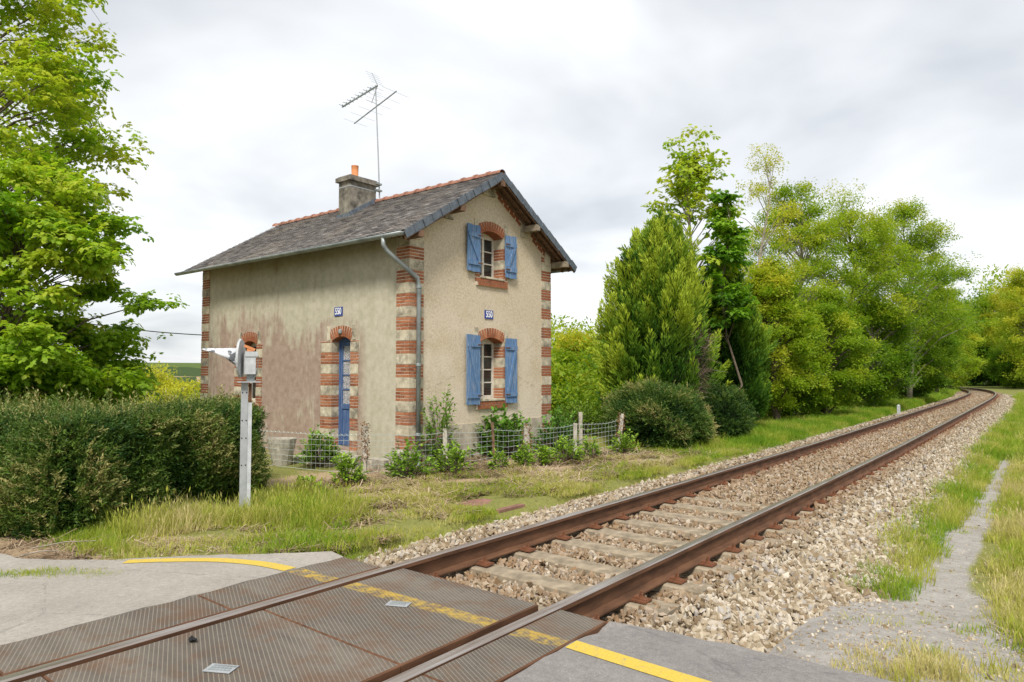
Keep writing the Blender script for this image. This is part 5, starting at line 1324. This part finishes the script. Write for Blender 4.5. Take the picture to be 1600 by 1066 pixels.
# undergrowth along the wood edge and deeper filling of the wood
n = 5200; yy_ = rng.uniform(16, 70, n); o_ = -rng.uniform(3.9, 8.5, n) - np.interp(yy_, [16, 20, 30, 45, 70], [2.6, 1.5, .6, 1.0, 2.5]); xx_ = np.interp(yy_, TR[:200,1], TR[:200,0]) + o_
hh = rng.random(n)**1.6*np.clip((-o_-4.2)*.55, .25, 2.6)
tag(scatter('undergrowth', trio(ss_), np.stack([xx_, yy_, gz(xx_, yy_)+hh+.1], 1), rz3(n, .5), rng.uniform(1., 2., n), np.clip(.50 + rng.normal(0, .18, n), 0, 1)), 'leafy undergrowth along the foot of the wood', 'undergrowth', None, 'stuff')
n = 9000; ang = rng.uniform(-.10, .62, n); dd = rng.uniform(100, 150, n); xx_ = -np.sin(ang)*dd*1.0; yy_ = np.cos(ang)*dd; xx_ += rng.normal(0, 1, n); hh = rng.random(n)**.8*(10 + 4*np.sin(ang*30))
tag(scatter('far_woods', trio(ss_), np.stack([xx_, yy_, gz(xx_, yy_)+hh], 1), rz3(n, .6), rng.uniform(3, 5.5, n), np.clip(.40 + .3*np.sin(ang*47) + hh*.02 + rng.normal(0, .1, n), 0, 1)), 'far woodland closing the view behind the bend', 'woods', None, 'stuff')
n = 6000; xx_ = rng.uniform(-60, -19, n); yy_ = rng.uniform(26, 90, n); hh = rng.random(n)*4.5
tag(scatter('valley_woods', trio(ss_), np.stack([xx_, yy_, gz(xx_, yy_)+hh], 1), rz3(n, .6), rng.uniform(2, 3.6, n), np.clip(.62 + rng.normal(0, .16, n), 0, 1)), 'mass of valley treetops behind the house', 'woods', None, 'stuff')

# ------------------------------------------------------------------ grass, straw and litter
GP = {'grass_tuft': [[], [], []], 'tall_tuft': [[], [], []], 'short_tuft': [[], [], []], 'straw': [[], [], []]}
def sow(kind, n, x0, x1, y0, y1, tint, sc_=(.8, 1.3), rel=True, patch=0., keep=None):
    y = rng.uniform(y0, y1, n); o = rng.uniform(x0, x1, n); x = (np.interp(y, TR[:190,1], TR[:190,0]) + o) if rel else o
    m = np.ones(n, bool)
    if patch: m &= (np.sin(x*2.3+y*1.1)*np.sin(y*1.9-x*.7) + np.sin(x*5.1-y*3.3)*.5 + rng.normal(0, .35, n)) > patch
    if keep is not None: m &= keep(x, y)
    x, y = x[m], y[m]; GP[kind][0].append(np.stack([x, y, gz(x, y)], 1)); GP[kind][1].append(rng.uniform(*sc_, len(x))); GP[kind][2].append(np.clip(tint + .16*np.sin(x*1.7+y*2.1) + rng.normal(0, .12, len(x)), 0, 1))
# nothing grows on the asphalt, in the house or on the stones
def free(x, y):
    road = (y < np.interp(x, [-18,-11,-8.2,-6.85,-6.17,-5.72,-5.25,-4.86], [-1.9,.8,1.85,2.03,2.44,2.92,3.3,3.66])) & (x < -4.5)
    hs = (x < HX+.05) & (y > HY-.05)
    cov = (np.abs(x+5.80) < .48) & (np.abs(y-6.75) < .55)
    return ~road & ~hs & ~cov
# the strip of cut stalks and bare soil along the garden fence stays thinly grown
def thin(x, y):
    fx = np.interp(y, [5.0, 6.75, 7.75, 9.3, 10.85, 12.65, 14], [-8.6, -8.8, -8.45, -7.85, -7.45, -7.2, -7.2]); d_ = x - fx
    return free(x, y) & (rng.random(len(x)) < np.where(d_ < 0, .12, np.clip(.10 + d_/1.5, 0, 1)))
lush = lambda x, y: free(x, y) & (x > np.interp(y, [2.6, 5.8, 6.3], [-8.15, -8.8, -9.3]))
sow('grass_tuft', 1700, -8.6, -5.0, 2.4, 6.2, .50, (.6, 1.2), False, .3, lush); sow('tall_tuft', 620, -8.5, -6.3, 2.9, 5.7, .66, (.6, 1.15), False, .1, lush); sow('grass_tuft', 260, -8.4, -7.2, 3.7, 5.2, .5, (1.2, 1.9), False, -.6, lush)
sow('short_tuft', 4800, -9.0, -5.0, 2.4, 8.5, .55, (.9, 1.6), False, -.3, thin)
sow('grass_tuft', 2000, -8.2, -5.05, 6.0, 14.5, .58, (.6, 1.0), False, .25, thin); sow('short_tuft', 9000, -9.2, -5.0, 6, 15, .62, (.8, 1.5), False, -.1, thin)
sow('grass_tuft', 5200, -5.2, -1.75, 14, 34, .26, (.9, 1.6), True, -.6); sow('short_tuft', 4500, -5.2, -1.72, 13, 34, .4, (1, 2), True)
sow('grass_tuft', 4200, -6.0, -1.8, 34, 75, .28, (1.4, 2.6), True); sow('tall_tuft', 500, -5, -2.6, 13, 40, .5, (.7, 1.2), True, .3)
sow('straw', 5600, -9.3, -5.6, 4.8, 13.5, .45, (.8, 1.7), False, -.2, free); sow('straw', 1800, -8.2, -5.0, 1.7, 4.8, .45, (.6, 1.2), False, -.2, free)
# right side: tufts along the stones' edge, bare path, meadow beyond
sow('tall_tuft', 620, 1.78, 2.22, 6.4, 26, .52, (.6, 1.1), True, .1); sow('grass_tuft', 1300, 1.75, 2.3, 6.4, 30, .45, (.7, 1.3), True, .0); sow('grass_tuft', 900, 1.75, 2.6, 18, 60, .42, (1, 2.), True)
sow('short_tuft', 700, 1.9, 3.4, 4.6, 14, .62, (.5, 1.1), True, .55)
mead = lambda x, y: x > np.interp(y, [4.2, 5.5, 7, 9, 14, 30], [.12, -.25, -.46, -.62, -.76, -1.1]) + rng.normal(0, .07, len(x))
sow('grass_tuft', 6500, 2.2, 6.5, 4.6, 18, .66, (.7, 1.3), True, -.9, mead); sow('tall_tuft', 3400, 2.2, 6.5, 4.7, 18, .76, (.6, 1.0), True, -.3, mead); sow('short_tuft', 6000, 2.2, 6, 4.5, 18, .70, (.8, 1.6), True, -.9, mead); sow('straw', 2600, 2.0, 6, 4.3, 18, .6, (.6, 1.3), True, -.6, mead)
sow('grass_tuft', 5000, 2.4, 9, 18, 70, .45, (1.2, 2.6), True, -.9)
sow('grass_tuft', 260, -.75, 1.6, 4.0, 4.75, .62, (.5, 1.0), False, .1, lambda x, y: y > np.interp(x, [-1.4,-.58,.6,2], [3.95,4.02,4.18,4.3])); sow('short_tuft', 420, -1.0, 1.8, 3.98, 4.8, .75, (.6, 1.1), False, -.2, lambda x, y: y > np.interp(x, [-1.4,-.58,.6,2], [3.93,4.0,4.15,4.25]))
# strip of grass in the worn lane edge
k = 120; t_ = rng.random(k); xs_ = -6.45 + t_*.75 + rng.normal(0, .05, k); ys_ = 1.66 + t_*.55 + rng.normal(0, .035, k); GP['short_tuft'][0].append(np.stack([xs_, ys_, np.full(k, -.065)], 1)); GP['short_tuft'][1].append(rng.uniform(.4, .9, k)); GP['short_tuft'][2].append(np.clip(.5+rng.normal(0, .15, k), 0, 1))
LBL = {'grass_tuft': 'green verge grass in tufts', 'tall_tuft': 'tall seeding grass', 'short_tuft': 'short thin grass on the ground', 'straw': 'dry cut stalks and clippings on the verge'}
NM = {'grass_tuft': 'verge_grass', 'tall_tuft': 'seeding_grass', 'short_tuft': 'short_grass', 'straw': 'dry_litter'}
for kname, (a, b, c) in GP.items():
    a, b, c = map(np.concatenate, (a, b, c)); tag(scatter(NM[kname], trio(kname), a, rz3(len(a), .12), b, c), LBL[kname], 'grass' if 'tuft' in kname else 'litter', None, 'stuff')
# fallen sticks by the lane
for i, (p, q, lb) in enumerate((((-7.6,2.2), (-6.75,2.45), 'long pale stick lying by the lane under the hedge corner'), ((-7.2,1.95), (-6.6,2.12), 'shorter stick lying nearer the lane'))):
    a, b = Vector((*p, float(gz(*p))+.02)), Vector((*q, float(gz(*q))+.12)); mb = MB(); mb.tube([a, a.lerp(b, .5)+Vector((0,.03,.02)), b], [.007, .006, .003], 5); tag(mb.build('fallen_stick', M['barkpale']), lb, 'stick')
